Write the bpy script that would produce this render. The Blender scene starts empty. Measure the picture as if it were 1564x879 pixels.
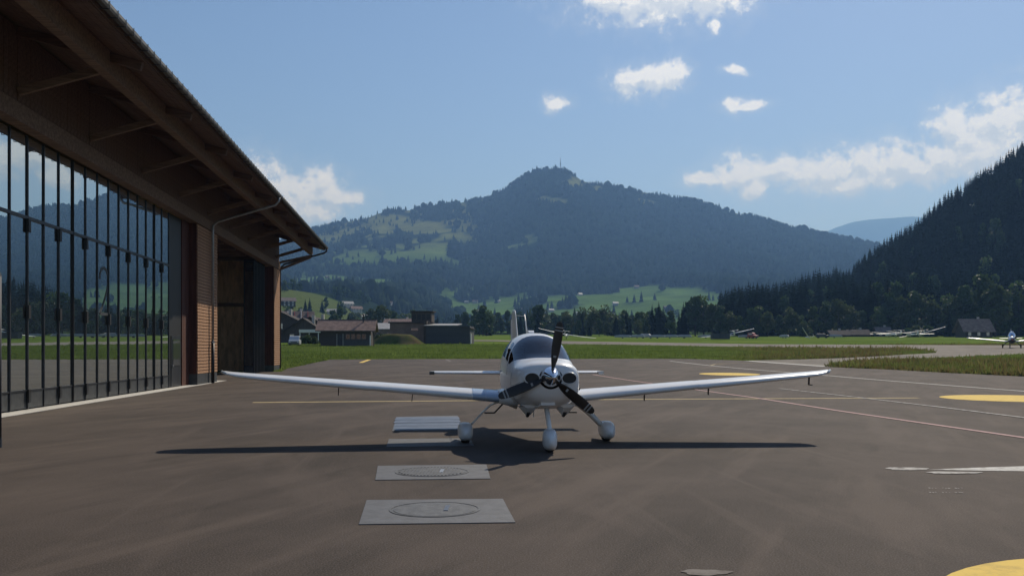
import bpy, bmesh, math, random
import numpy as np
from mathutils import Vector, Matrix
from mathutils.geometry import delaunay_2d_cdt

random.seed(7)
rng = np.random.default_rng(7)
SC = bpy.context.scene
COL = SC.collection
R = math.radians

# ------------------------------------------------------------------ camera, sky, sun, exposure
F = 1450.0                      # focal length in photograph pixels (1564 wide)
EYE = 1.75
cam_d = bpy.data.cameras.new('camera')
cam = bpy.data.objects.new('camera', cam_d)
COL.objects.link(cam)
cam_d.sensor_fit = 'HORIZONTAL'
cam_d.sensor_width = 36.0
cam_d.lens = 36.0 * F / 1564.0
cam_d.shift_y = (533.0 - 439.5) / 1564.0
cam_d.clip_start = 0.1
cam_d.clip_end = 30000
cam.location = (0, 0, EYE)
cam.rotation_euler = (R(90), 0, 0)
SC.camera = cam

SUN_AZ, SUN_EL = R(27.5), R(41.0)
SKY_STRENGTH = 0.084
SUN_STRENGTH = 4.7
EXPOSURE = 0.0
HAZE_DENSITY = 1.5e-4

sun_d = bpy.data.lights.new('sun', 'SUN')
sun = bpy.data.objects.new('sun', sun_d)
COL.objects.link(sun)
sun_d.energy = SUN_STRENGTH
sun_d.angle = R(0.53)
sun_d.color = (1.0, 0.94, 0.85)
sdir = Vector((math.sin(SUN_AZ) * math.cos(SUN_EL), math.cos(SUN_AZ) * math.cos(SUN_EL), math.sin(SUN_EL)))
sun.rotation_euler = sdir.to_track_quat('Z', 'Y').to_euler()
sun.location = sdir * 60

SC.view_settings.view_transform = 'Standard'
SC.view_settings.look = 'None'
SC.view_settings.exposure = EXPOSURE
SC.view_settings.gamma = 1.0
SC.cycles.use_denoising = True
SC.cycles.max_bounces = 6
SC.cycles.diffuse_bounces = 4
SC.cycles.glossy_bounces = 4
SC.cycles.transparent_max_bounces = 12
SC.cycles.volume_bounces = 0
SC.cycles.sample_clamp_indirect = 6.0


class NT:
    """a small wrapper for building node trees"""
    def __init__(self, tree):
        self.t = tree

    def n(self, typ, **kw):
        nd = self.t.nodes.new(typ)
        for k, v in kw.items():
            if k.startswith('i_'):
                key = k[2:]
                key = int(key) if key.isdigit() else key.replace('_', ' ')
                nd.inputs[key].default_value = v
            else:
                setattr(nd, k, v)
        return nd

    def l(self, a, b):
        self.t.links.new(a, b)

    def val(self, sock, v):
        if hasattr(v, 'is_output'):
            self.l(v, sock)
        else:
            sock.default_value = v

    def math(self, op, a, b=None, c=None, clamp=False):
        nd = self.t.nodes.new('ShaderNodeMath')
        nd.operation = op
        nd.use_clamp = clamp
        self.val(nd.inputs[0], a)
        if b is not None:
            self.val(nd.inputs[1], b)
        if c is not None:
            self.val(nd.inputs[2], c)
        return nd.outputs[0]

    def vec(self, op, a, b=None):
        nd = self.t.nodes.new('ShaderNodeVectorMath')
        nd.operation = op
        self.val(nd.inputs[0], a)
        if b is not None:
            self.val(nd.inputs[1], b)
        return nd.outputs['Value'] if op in ('LENGTH', 'DOT_PRODUCT') else nd.outputs[0]

    def mix(self, fac, a, b, blend='MIX'):
        nd = self.t.nodes.new('ShaderNodeMix')
        nd.data_type = 'RGBA'
        nd.blend_type = blend
        self.val(nd.inputs['Factor'], fac)
        for s, v in ((nd.inputs[6], a), (nd.inputs[7], b)):
            if not hasattr(v, 'is_output') and len(v) == 3:
                v = (*v, 1)
            self.val(s, v)
        return nd.outputs[2]

    def smooth(self, x, lo, hi, o0=0.0, o1=1.0):
        nd = self.t.nodes.new('ShaderNodeMapRange')
        nd.interpolation_type = 'SMOOTHSTEP'
        self.val(nd.inputs['Value'], x)
        nd.inputs['From Min'].default_value = lo
        nd.inputs['From Max'].default_value = hi
        nd.inputs['To Min'].default_value = o0
        nd.inputs['To Max'].default_value = o1
        return nd.outputs[0]

    def noise(self, vec, scale, detail=4, rough=0.55, dist=0.0):
        nd = self.t.nodes.new('ShaderNodeTexNoise')
        nd.inputs['Scale'].default_value = scale
        nd.inputs['Detail'].default_value = detail
        nd.inputs['Roughness'].default_value = rough
        nd.inputs['Distortion'].default_value = dist
        if vec is not None:
            self.l(vec, nd.inputs['Vector'])
        return nd.outputs['Fac']


# ---- the sky: Nishita daylight with cumulus clouds at infinity
# (azimuth, elevation, half width, half height) of the cloud lobes, written from where they stand in the sky
def azel(px, py):
    d = Vector((px - 782.0, F, 533.0 - py)).normalized()
    return math.atan2(d.x, d.y), math.asin(d.z)

CLOUD_LOBES = []
for px, py, rx, ry in [
    # cloud at the top edge
    (1010, -8, 105, 34), (1085, -6, 60, 26), (930, -4, 42, 20), (985, 8, 40, 16),
    # pair of small clouds
    (978, 124, 38, 19), (1022, 112, 24, 20), (955, 122, 18, 10), (1000, 118, 30, 16),
    (849, 159, 17, 10), (1138, 162, 26, 9), (1122, 160, 14, 10), (1092, 38, 8, 9), (1122, 107, 16, 5),
    # bank on the right
    (1075, 273, 28, 11), (1125, 265, 36, 24), (1150, 285, 24, 16), (1185, 262, 44, 18), (1236, 268, 40, 22),
    (1275, 262, 44, 30), (1320, 255, 48, 28), (1365, 252, 52, 30), (1415, 256, 48, 26), (1460, 248, 46, 24),
    (1300, 280, 80, 18), (1455, 195, 34, 30), (1490, 212, 46, 40), (1530, 195, 46, 45), (1570, 185, 50, 45),
    (1510, 240, 70, 30), (1600, 220, 70, 50), (1660, 200, 60, 55), (1740, 240, 80, 40),
    # cloud behind the eave
    (470, 300, 50, 28), (512, 302, 40, 14), (440, 308, 44, 34), (490, 282, 26, 20), (395, 300, 60, 44), (330, 310, 60, 50),
    (455, 318, 60, 20),
]:
    a, e = azel(px, py)
    CLOUD_LOBES.append((a, e, rx / F * math.cos(a) ** 2, ry / F * math.cos(a)))
# the same kind of fair-weather clouds over the rest of the sky
r_ = random.Random(3)
for k in range(22):
    a = r_.uniform(0.75, 2 * math.pi - 0.85)
    e = r_.uniform(0.12, 0.55)
    w = r_.uniform(0.03, 0.07)
    for j in range(3):
        CLOUD_LOBES.append((((a + r_.uniform(-1, 1) * w + math.pi) % (2 * math.pi)) - math.pi, e + r_.uniform(0, .3) * w, w * r_.uniform(.5, .9), w * r_.uniform(.28, .5)))

world = bpy.data.worlds.new('World')
SC.world = world
world.use_nodes = True
wt = world.node_tree
wt.nodes.clear()
W = NT(wt)

cg = bpy.data.node_groups.new('cloud_field', 'ShaderNodeTree')
cg.interface.new_socket('dir', in_out='INPUT', socket_type='NodeSocketVector')
cg.interface.new_socket('lift', in_out='INPUT', socket_type='NodeSocketVector')
cg.interface.new_socket('field', in_out='OUTPUT', socket_type='NodeSocketFloat')
G_ = NT(cg)
gi = cg.nodes.new('NodeGroupInput')
go = cg.nodes.new('NodeGroupOutput')
sx = G_.n('ShaderNodeSeparateXYZ')
G_.l(gi.outputs[0], sx.inputs[0])
az = G_.math('ARCTAN2', sx.outputs[0], sx.outputs[1])
el = G_.math('ARCSINE', sx.outputs[2])
cx = G_.n('ShaderNodeCombineXYZ')
G_.l(az, cx.inputs[0]); G_.l(el, cx.inputs[1])
uv = G_.vec('ADD', cx.outputs[0], gi.outputs[1])
warp = G_.n('ShaderNodeTexNoise')
warp.inputs['Scale'].default_value = 38.0
warp.inputs['Detail'].default_value = 3.0
G_.l(uv, warp.inputs['Vector'])
wv = G_.vec('SUBTRACT', warp.outputs['Color'], (0.5, 0.5, 0.5))
wsc = G_.n('ShaderNodeVectorMath', operation='SCALE')
G_.l(wv, wsc.inputs[0]); wsc.inputs['Scale'].default_value = 0.020
uvw = G_.vec('ADD', uv, wsc.outputs[0])
flat = G_.vec('MULTIPLY', uvw, (1, 1, 0))
acc = None
for a, e, rx, ry in CLOUD_LOBES:
    d = G_.vec('LENGTH', G_.vec('MULTIPLY', G_.vec('SUBTRACT', flat, (a, e, 0)), (1 / rx, 1 / ry, 0)))
    acc = d if acc is None else G_.math('SMOOTH_MIN', acc, d, 0.25)
fine = G_.math('ADD', G_.math('MULTIPLY', G_.noise(uv, 62.0, 9, 0.60), 0.75), G_.math('MULTIPLY', G_.noise(uv, 190.0, 6, 0.65), 0.25))
fld = G_.math('SUBTRACT', 1.18, acc)
fld = G_.math('ADD', fld, G_.math('MULTIPLY', G_.math('SUBTRACT', fine, 0.5), 3.3))
G_.l(fld, go.inputs[0])

tc = W.n('ShaderNodeTexCoord')
nrm = W.vec('NORMALIZE', tc.outputs['Generated'])
g1 = W.n('ShaderNodeGroup'); g1.node_tree = cg
W.l(nrm, g1.inputs[0]); g1.inputs[1].default_value = (0, 0, 0)
g2 = W.n('ShaderNodeGroup'); g2.node_tree = cg
W.l(nrm, g2.inputs[0]); g2.inputs[1].default_value = (0.004, 0.009, 0)
f1, f2 = g1.outputs[0], g2.outputs[0]
alpha = W.smooth(f1, -0.22, 0.66)
alpha = W.math('MULTIPLY', alpha, 0.95)
lit = W.smooth(W.math('SUBTRACT', f1, f2), -0.34, 0.30)
thick = W.smooth(f1, 0.45, 1.3)
ccol = W.mix(lit, (9.2, 9.7, 10.5), (13.6, 13.4, 13.3))
ccol = W.mix(W.math('MULTIPLY', thick, W.math('SUBTRACT', 0.75, W.math('MULTIPLY', lit, 0.6))), ccol, (8.8, 9.4, 10.3))
sky = W.n('ShaderNodeTexSky', sky_type='NISHITA', sun_disc=False)
sky.sun_elevation = SUN_EL
sky.sun_rotation = SUN_AZ
sky.altitude = 1000
sky.air_density = 1.0
sky.dust_density = 0.7
sky.ozone_density = 2.6
bg = W.n('ShaderNodeBackground')
bg.inputs['Strength'].default_value = SKY_STRENGTH
skyc = W.mix(1.0, sky.outputs[0], (0.99, 1.01, 1.10), 'MULTIPLY')
halo = W.math('MULTIPLY', W.smooth(f1, -1.1, 0.35), 0.20)
skyc = W.mix(halo, skyc, (9.0, 9.6, 10.6))
W.l(W.mix(alpha, skyc, ccol), bg.inputs['Color'])
wo = W.n('ShaderNodeOutputWorld')
W.l(bg.outputs[0], wo.inputs['Surface'])

# ------------------------------------------------------------------ materials
MATS = {}


def mat(name):
    m = bpy.data.materials.new(name)
    m.use_nodes = True
    t = NT(m.node_tree)
    p = m.node_tree.nodes['Principled BSDF']
    MATS[name] = m
    return m, t, p


def simple(name, col, rough=0.6, metal=0.0, var=0.12, scale=3.0, bump=0.0, spec=0.5, coat=0.0, detail=5):
    m, t, p = mat(name)
    tcn = t.n('ShaderNodeTexCoord')
    nz = t.noise(tcn.outputs['Object'], scale, detail, 0.6)
    a = [max(0, c * (1 - var)) for c in col]
    b = [c * (1 + var) for c in col]
    t.l(t.mix(t.smooth(nz, 0.3, 0.7), a, b), p.inputs['Base Color'])
    p.inputs['Roughness'].default_value = rough
    p.inputs['Metallic'].default_value = metal
    p.inputs['Specular IOR Level'].default_value = spec
    p.inputs['Coat Weight'].default_value = coat
    p.inputs['Coat Roughness'].default_value = 0.05
    if bump:
        bn = t.n('ShaderNodeBump')
        bn.inputs['Strength'].default_value = bump
        bn.inputs['Distance'].default_value = 0.02
        t.l(t.noise(tcn.outputs['Object'], scale * 6, 4), bn.inputs['Height'])
        t.l(bn.outputs[0], p.inputs['Normal'])
    return m


YAW = math.atan(142.0 / F)              # hangar and aircraft axis, turned left of the view
U = Vector((-math.sin(YAW), math.cos(YAW), 0))
N = Vector((math.cos(YAW), math.sin(YAW), 0))


def asphalt(name, base, streak=1.0):
    m, t, p = mat(name)
    tcn = t.n('ShaderNodeTexCoord')
    mp = t.n('ShaderNodeMapping')
    mp.vector_type = 'TEXTURE'
    mp.inputs['Rotation'].default_value = (0, 0, R(70))
    mp.inputs['Scale'].default_value = (7.0, 0.95, 1)
    t.l(tcn.outputs['Object'], mp.inputs[0])
    mp2 = t.n('ShaderNodeMapping')
    mp2.vector_type = 'TEXTURE'
    mp2.inputs['Rotation'].default_value = (0, 0, R(90) + YAW)
    mp2.inputs['Scale'].default_value = (12.0, 0.55, 1)
    t.l(tcn.outputs['Object'], mp2.inputs[0])
    mp3 = t.n('ShaderNodeMapping')
    mp3.vector_type = 'TEXTURE'
    mp3.inputs['Rotation'].default_value = (0, 0, R(104))
    mp3.inputs['Scale'].default_value = (9.0, 1.3, 1)
    t.l(tcn.outputs['Object'], mp3.inputs[0])
    big = t.noise(tcn.outputs['Object'], 0.22, 6, 0.62)
    st1 = t.noise(mp.outputs[0], 0.9, 6, 0.6, 0.15)
    st2 = t.noise(mp2.outputs[0], 1.0, 5, 0.6, 0.3)
    st3 = t.noise(mp3.outputs[0], 1.0, 6, 0.6, 0.1)
    fine = t.noise(tcn.outputs['Object'], 60.0, 3, 0.7)
    grain = t.noise(tcn.outputs['Object'], 9.0, 5, 0.7)
    spots = t.noise(tcn.outputs['Object'], 1.7, 4, 0.6, 0.8)
    c = t.mix(t.smooth(big, 0.34, 0.66), [v * 0.72 for v in base], [v * 1.28 for v in base])
    c = t.mix(t.math('MULTIPLY', t.smooth(st1, 0.50, 0.66), 0.36 * streak), c, [v * 1.9 for v in (base[0], base[1] * .99, base[2] * .97)])
    c = t.mix(t.math('MULTIPLY', t.smooth(st1, 0.46, 0.32), 0.45 * streak), c, [v * 0.48 for v in base])
    c = t.mix(t.math('MULTIPLY', t.smooth(st3, 0.52, 0.68), 0.24 * streak), c, [v * 1.75 for v in base])
    c = t.mix(t.math('MULTIPLY', t.smooth(st2, 0.54, 0.72), 0.32 * streak), c, [v * 1.7 for v in base])
    c = t.mix(t.math('MULTIPLY', t.smooth(spots, 0.66, 0.78), 0.45), c, [v * 0.45 for v in base])
    c = t.mix(t.math('MULTIPLY', t.smooth(grain, 0.55, 0.8), 0.35), c, [v * 0.55 for v in base])
    c = t.mix(t.smooth(fine, 0.42, 0.66), t.mix(0.22, c, (0.02, 0.016, 0.014)), t.mix(0.42, c, (0.16, 0.14, 0.125)))
    t.l(c, p.inputs['Base Color'])
    p.inputs['Roughness'].default_value = 0.86
    p.inputs['Specular IOR Level'].default_value = 0.12
    bn = t.n('ShaderNodeBump')
    bn.inputs['Strength'].default_value = 0.35
    bn.inputs['Distance'].default_value = 0.012
    t.l(fine, bn.inputs['Height'])
    t.l(bn.outputs[0], p.inputs['Normal'])
    return m


M_apron = asphalt('apron_asphalt', (0.070, 0.054, 0.0445), 1.5)
M_runway = asphalt('runway_asphalt', (0.185, 0.162, 0.132), 0.5)


def paint(name, col, wear=0.5, scale=7.0):
    m, t, p = mat(name)
    tcn = t.n('ShaderNodeTexCoord')
    nz = t.noise(tcn.outputs['Object'], scale, 7, 0.7)
    t.l(t.mix(t.math('MULTIPLY', t.smooth(nz, 0.42, 0.66), wear), col, (0.11, 0.095, 0.085)), p.inputs['Base Color'])
    p.inputs['Roughness'].default_value = 0.85
    p.inputs['Specular IOR Level'].default_value = 0.12
    return m


M_yellow = paint('yellow_paint', (0.78, 0.55, 0.14), 0.28, 3.0)
M_tan = paint('tan_paint', (0.48, 0.38, 0.20), 0.5)
M_white_p = paint('white_road_paint', (0.60, 0.58, 0.53), 0.5)
M_faint_p = paint('faint_road_paint', (0.20, 0.18, 0.16), 0.7)
M_pink_p = paint('pink_road_paint', (0.52, 0.34, 0.32), 0.4)
M_worn_p = paint('worn_white_paint', (0.50, 0.48, 0.44), 0.95, 5.0)
M_concrete = simple('patch_concrete', (0.078, 0.083, 0.094), 0.7, var=0.18, scale=5, bump=0.2)
M_concrete2 = simple('pale_concrete', (0.50, 0.48, 0.44), 0.8, var=0.12, scale=2, bump=0.2)
M_iron = simple('cast_iron', (0.085, 0.085, 0.085), 0.55, metal=0.3, var=0.3, scale=9, bump=0.3)
M_steel_pl = simple('galvanised_plate', (0.11, 0.125, 0.155), 0.45, metal=0.5, var=0.2, scale=4)


def vcol_mat(name, rough=0.9, noise_scale=0.2, amt=0.35, trans=0.0, spec=0.2, attr='col'):
    m, t, p = mat(name)
    at = t.n('ShaderNodeAttribute')
    at.attribute_name = attr
    geo = t.n('ShaderNodeNewGeometry')
    nz = t.noise(geo.outputs['Position'], noise_scale, 6, 0.65)
    mul = t.smooth(nz, 0.25, 0.75, 1 - amt, 1 + amt)
    cc = t.n('ShaderNodeVectorMath', operation='SCALE')
    t.l(at.outputs['Color'], cc.inputs[0])
    t.l(mul, cc.inputs['Scale'])
    t.l(cc.outputs[0], p.inputs['Base Color'])
    p.inputs['Roughness'].default_value = rough
    p.inputs['Specular IOR Level'].default_value = spec
    if trans:
        tr = t.n('ShaderNodeBsdfTranslucent')
        t.l(cc.outputs[0], tr.inputs['Color'])
        ms = t.n('ShaderNodeMixShader')
        ms.inputs[0].default_value = trans
        out = m.node_tree.nodes['Material Output']
        t.l(p.outputs[0], ms.inputs[1]); t.l(tr.outputs[0], ms.inputs[2])
        t.l(ms.outputs[0], out.inputs['Surface'])
    return m


M_ground = vcol_mat('meadow_ground', 1.0, 0.35, 0.30, spec=0.0)
M_mount = vcol_mat('mountain_ground', 1.0, 0.012, 0.30, spec=0.0)
M_grass = vcol_mat('grass_blades', 0.8, 0.25, 0.30, trans=0.5, spec=0.1)
M_far_tree = vcol_mat('far_foliage', 1.0, 0.02, 0.35, spec=0.0)
M_leaf = vcol_mat('leaf_foliage', 0.6, 0.3, 0.30, trans=0.28)
M_needle = vcol_mat('needle_foliage', 1.0, 0.3, 0.30, trans=0.10, spec=0.0)
M_bark = simple('bark', (0.035, 0.026, 0.02), 0.9, var=0.3, scale=3)

M_white = simple('white_gelcoat', (0.77, 0.77, 0.76), 0.30, var=0.03, scale=1.5, coat=0.3, spec=0.4)
M_white_flat = simple('white_paint', (0.74, 0.74, 0.72), 0.4, var=0.05, scale=0.6)
M_blade = simple('propeller_blade', (0.022, 0.017, 0.014), 0.42, var=0.3, scale=8)
M_stripe = simple('blade_stripe', (0.30, 0.30, 0.29), 0.5, var=0.06)
M_chrome = simple('chrome', (0.80, 0.80, 0.81), 0.05, metal=1.0, var=0.02)
M_rubber = simple('tyre_rubber', (0.018, 0.018, 0.018), 0.85, var=0.2, scale=12)
M_black = simple('black_plastic', (0.012, 0.012, 0.013), 0.5, var=0.2)
M_dark_metal = simple('dark_metal', (0.045, 0.046, 0.05), 0.45, metal=0.4, var=0.2)
M_frame = simple('anthracite_frame', (0.040, 0.043, 0.050), 0.4, metal=0.5, var=0.15, scale=2)
M_kick = simple('kick_panel', (0.060, 0.064, 0.066), 0.5, metal=0.3, var=0.2, scale=6)
M_grey_metal = simple('grey_metal', (0.32, 0.33, 0.34), 0.4, metal=0.7, var=0.12)
M_gutter = simple('weathered_gutter', (0.10, 0.10, 0.095), 0.6, metal=0.3, var=0.2)
M_leather = simple('seat_leather', (0.07, 0.065, 0.06), 0.6, var=0.2, scale=6)
M_sky_reflection = simple('painted_sky_reflection', (0.40, 0.50, 0.64), 0.25, var=0.05, coat=0.3)  # blue put into the wing skin for the sky reflected there
M_red = simple('red_paint', (0.35, 0.05, 0.04), 0.4, var=0.1)
M_lamp = simple('lamp_glass', (0.6, 0.62, 0.62), 0.1, var=0.05)


def wood(name, base, sx=(0.6, 7, 7), rough=0.75, contrast=0.35):
    m, t, p = mat(name)
    tcn = t.n('ShaderNodeTexCoord')
    mp = t.n('ShaderNodeMapping')
    mp.inputs['Scale'].default_value = sx
    t.l(tcn.outputs['Object'], mp.inputs[0])
    g = t.noise(mp.outputs[0], 1.6, 7, 0.65, 0.4)
    big = t.noise(tcn.outputs['Object'], 0.4, 3)
    c = t.mix(t.smooth(g, 0.3, 0.7), [v * (1 - contrast) for v in base], [v * (1 + contrast) for v in base])
    c = t.mix(t.math('MULTIPLY', t.smooth(big, 0.35, 0.7), 0.35), c, [v * 0.72 for v in base])
    t.l(c, p.inputs['Base Color'])
    p.inputs['Roughness'].default_value = rough
    p.inputs['Specular IOR Level'].default_value = 0.3
    return m


M_wood_dark = wood('dark_boarding', (0.135, 0.080, 0.053))
M_wood_beam = wood('beam_wood', (0.19, 0.122, 0.080), (0.6, 6, 6))
M_wood_slat = wood('larch_slats', (0.40, 0.225, 0.125), (1.2, 5, 9))
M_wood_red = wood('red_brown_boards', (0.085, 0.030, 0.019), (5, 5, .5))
M_ply = wood('plywood', (0.66, 0.42, 0.24), (2, 2, .5))
M_wood_hut = wood('weathered_boards', (0.075, 0.060, 0.050), (6, 6, .6))
M_roof_tile = simple('roof_tiles', (0.225, 0.160, 0.138), 0.85, var=0.25, scale=1.4, spec=0.08, bump=0.3)
M_roof_dark = simple('dark_roof', (0.07, 0.06, 0.055), 0.85, var=0.25, spec=0.08, scale=1.0)
M_roof_grey = simple('grey_roof', (0.29, 0.285, 0.275), 0.6, var=0.15, scale=1.0)
M_barn_roof = simple('barn_roof', (0.17, 0.135, 0.12), 0.85, var=0.25, spec=0.08, scale=1.0)
M_winframe = simple('weathered_window_frame', (0.13, 0.11, 0.10), 0.7, var=0.15)
M_plaster = simple('plaster', (0.46, 0.43, 0.39), 0.85, var=0.08, scale=1.0)
M_brown_wall = simple('brown_wall', (0.19, 0.135, 0.11), 0.85, var=0.2, scale=0.6)
M_black_wall = simple('black_cladding', (0.055, 0.058, 0.065), 0.7, var=0.2, scale=0.8)
M_tarp = simple('white_roof_sheet', (0.70, 0.70, 0.68), 0.5, var=0.06)
M_stone = simple('summit_mast', (0.35, 0.36, 0.38), 0.6, var=0.05)


def coated_glass(name, refl, tint, body, rough=0.0):
    m, t, p = mat(name)
    gl = t.n('ShaderNodeBsdfGlossy')
    gl.inputs['Color'].default_value = (*tint, 1)
    gl.inputs['Roughness'].default_value = rough
    p.inputs['Base Color'].default_value = (*body, 1)
    p.inputs['Roughness'].default_value = 0.3
    ms = t.n('ShaderNodeMixShader')
    ms.inputs[0].default_value = refl
    tcn = t.n('ShaderNodeTexCoord')
    # old panes are never quite flat
    bn = t.n('ShaderNodeBump')
    bn.inputs['Strength'].default_value = 0.02
    bn.inputs['Distance'].default_value = 0.05
    t.l(t.noise(tcn.outputs['Object'], 0.9, 1), bn.inputs['Height'])
    t.l(bn.outputs[0], gl.inputs['Normal'])
    t.l(p.outputs[0], ms.inputs[1]); t.l(gl.outputs[0], ms.inputs[2])
    t.l(ms.outputs[0], m.node_tree.nodes['Material Output'].inputs['Surface'])
    return m


M_doorglass = coated_glass('coated_door_glass', 0.72, (0.78, 0.84, 0.84), (0.010, 0.012, 0.012))
M_winglass = coated_glass('dark_window_glass', 0.25, (0.8, 0.85, 0.9), (0.012, 0.014, 0.018), 0.02)


def canopy_glass(name, tint, refl):
    m, t, p = mat(name)
    tr = t.n('ShaderNodeBsdfTransparent')
    tr.inputs['Color'].default_value = (*tint, 1)
    gl = t.n('ShaderNodeBsdfGlossy')
    gl.inputs['Roughness'].default_value = 0.015
    gl.inputs['Color'].default_value = (0.9, 0.93, 1.0, 1)
    lw = t.n('ShaderNodeFresnel')
    lw.inputs['IOR'].default_value = 1.6
    fac = t.math('ADD', lw.outputs[0], refl, clamp=True)
    ms = t.n('ShaderNodeMixShader')
    t.l(fac, ms.inputs[0]); t.l(tr.outputs[0], ms.inputs[1]); t.l(gl.outputs[0], ms.inputs[2])
    t.l(ms.outputs[0], m.node_tree.nodes['Material Output'].inputs['Surface'])
    return m


M_canopy = canopy_glass('windshield_glass', (0.24, 0.27, 0.31), -0.015)


M_added_rooflight = canopy_glass('added_roof_light_glass', (0.82, 0.86, 0.86), 0.0)  # glazing of the strip added to let light into the far bay


# ------------------------------------------------------------------ helpers
def smoothstep(x, a=0.0, b=1.0):
    t = np.clip((np.asarray(x, dtype=float) - a) / (b - a), 0, 1)
    return t * t * (3 - 2 * t)


def obj(name, verts, faces, m=None, parent=None, smooth=False, kind=None):
    me = bpy.data.meshes.new(name)
    me.from_pydata([tuple(v) for v in verts], [], faces)
    me.update()
    if smooth:
        me.polygons.foreach_set('use_smooth', [True] * len(me.polygons))
    if m:
        me.materials.append(m)
    o = bpy.data.objects.new(name, me)
    COL.objects.link(o)
    if parent:
        o.parent = parent
    if kind:
        o['kind'] = kind
    return o


def empty(name, loc=(0, 0, 0), rz=0.0, label=None, cat=None, group=None):
    o = bpy.data.objects.new(name, None)
    COL.objects.link(o)
    o.location = loc
    o.rotation_euler = (0, 0, rz)
    o.empty_display_size = 0.3
    tag(o, label, cat, group)
    return o


def tag(o, label=None, cat=None, group=None, kind=None):
    if label: o['label'] = label
    if cat: o['category'] = cat
    if group: o['group'] = group
    if kind: o['kind'] = kind
    return o


CHILD = {}


def copy_tree(o, parent=None):
    c = o.copy()
    COL.objects.link(c)
    c.parent = parent
    for ch in list(o.children):
        copy_tree(ch, c)
    return c


class MB:
    """collects shapes for ONE mesh"""
    def __init__(self):
        self.v = []
        self.f = []

    def add(self, vs, fs):
        b = len(self.v)
        self.v += [tuple(x) for x in vs]
        self.f += [tuple(i + b for i in f) for f in fs]
        return self

    def box(self, a, b):
        x0, y0, z0 = a
        x1, y1, z1 = b
        vs = [(x0, y0, z0), (x1, y0, z0), (x1, y1, z0), (x0, y1, z0), (x0, y0, z1), (x1, y0, z1), (x1, y1, z1), (x0, y1, z1)]
        return self.add(vs, [(0, 3, 2, 1), (4, 5, 6, 7), (0, 1, 5, 4), (1, 2, 6, 5), (2, 3, 7, 6), (3, 0, 4, 7)])

    def bar(self, p, q, w, h, up=(0, 0, 1)):
        """rectangular bar from p to q, w wide and h high"""
        p, q = Vector(p), Vector(q)
        d = (q - p).normalized()
        s = d.cross(Vector(up))
        if s.length < 1e-4:
            s = d.cross(Vector((1, 0, 0)))
        s.normalize()
        u = s.cross(d).normalized()
        vs = []
        for c in (p, q):
            for a, b in ((-1, -1), (1, -1), (1, 1), (-1, 1)):
                vs.append(c + s * (a * w / 2) + u * (b * h / 2))
        return self.add(vs, [(0, 1, 2, 3), (7, 6, 5, 4), (0, 4, 5, 1), (1, 5, 6, 2), (2, 6, 7, 3), (3, 7, 4, 0)])

    def tube(self, pts, r, seg=8, caps=True):
        pts = [Vector(p) for p in pts]
        rs = r if isinstance(r, (list, tuple)) else [r] * len(pts)
        b = len(self.v)
        prev = None
        for i, p in enumerate(pts):
            d = (pts[min(i + 1, len(pts) - 1)] - pts[max(i - 1, 0)]).normalized()
            if prev is None:
                a = d.cross(Vector((0, 0, 1)))
                if a.length < 1e-3:
                    a = d.cross(Vector((1, 0, 0)))
            else:
                a = prev - d * prev.dot(d)
            a.normalize()
            prev = a
            c = d.cross(a)
            for k in range(seg):
                t = 2 * math.pi * k / seg
                self.v.append(tuple(p + (a * math.cos(t) + c * math.sin(t)) * rs[i]))
        for i in range(len(pts) - 1):
            for k in range(seg):
                k2 = (k + 1) % seg
                self.f.append((b + i * seg + k, b + i * seg + k2, b + (i + 1) * seg + k2, b + (i + 1) * seg + k))
        if caps:
            self.f.append(tuple(b + k for k in range(seg))[::-1])
            self.f.append(tuple(b + (len(pts) - 1) * seg + k for k in range(seg)))
        return self

    def loft(self, rings, cap=True):
        """closed rings with equal vertex counts"""
        b = len(self.v)
        n = len(rings[0])
        for r in rings:
            self.v += [tuple(x) for x in r]
        for i in range(len(rings) - 1):
            for k in range(n):
                k2 = (k + 1) % n
                self.f.append((b + i * n + k, b + i * n + k2, b + (i + 1) * n + k2, b + (i + 1) * n + k))
        if cap:
            self.f.append(tuple(b + k for k in range(n))[::-1])
            self.f.append(tuple(b + (len(rings) - 1) * n + k for k in range(n)))
        return self

    def build(self, name, m, parent=None, smooth=False, kind=None):
        return obj(name, self.v, self.f, m, parent, smooth, kind)


def bevel(o, w, seg=2):
    md = o.modifiers.new('bevel', 'BEVEL')
    md.width = w
    md.segments = seg
    md.limit_method = 'ANGLE'
    return o


def big_mesh(name, V, Fc, colv, m, parent=None, smooth=False):
    """mesh from numpy arrays: V (n,3), Fc (k,3 or 4), colv (n,3) vertex colours"""
    me = bpy.data.meshes.new(name)
    k = Fc.shape[1]
    me.vertices.add(len(V))
    me.vertices.foreach_set('co', V.astype(np.float32).ravel())
    me.loops.add(len(Fc) * k)
    me.loops.foreach_set('vertex_index', Fc.astype(np.int32).ravel())
    me.polygons.add(len(Fc))
    me.polygons.foreach_set('loop_start', (np.arange(len(Fc)) * k).astype(np.int32))
    me.update(calc_edges=True)
    if smooth:
        me.polygons.foreach_set('use_smooth', np.ones(len(Fc), dtype=bool))
    at = me.attributes.new('col', 'FLOAT_COLOR', 'POINT')
    at.data.foreach_set('color', np.concatenate([colv, np.ones((len(colv), 1))], 1).astype(np.float32).ravel())
    me.materials.append(m)
    o = bpy.data.objects.new(name, me)
    COL.objects.link(o)
    if parent: o.parent = parent
    return o


# ------------------------------------------------------------------ the lie of the land
SLOPE, Y0, SOFT = 0.022, 66.0, 8.0


def gz(Y):
    """airfield: level apron, then a gentle rise to the runway and the woods"""
    x = (np.asarray(Y, dtype=float) - Y0) / SOFT
    return SLOPE * SOFT * np.where(x > 30, x, np.log1p(np.exp(np.minimum(x, 30))))


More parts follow.
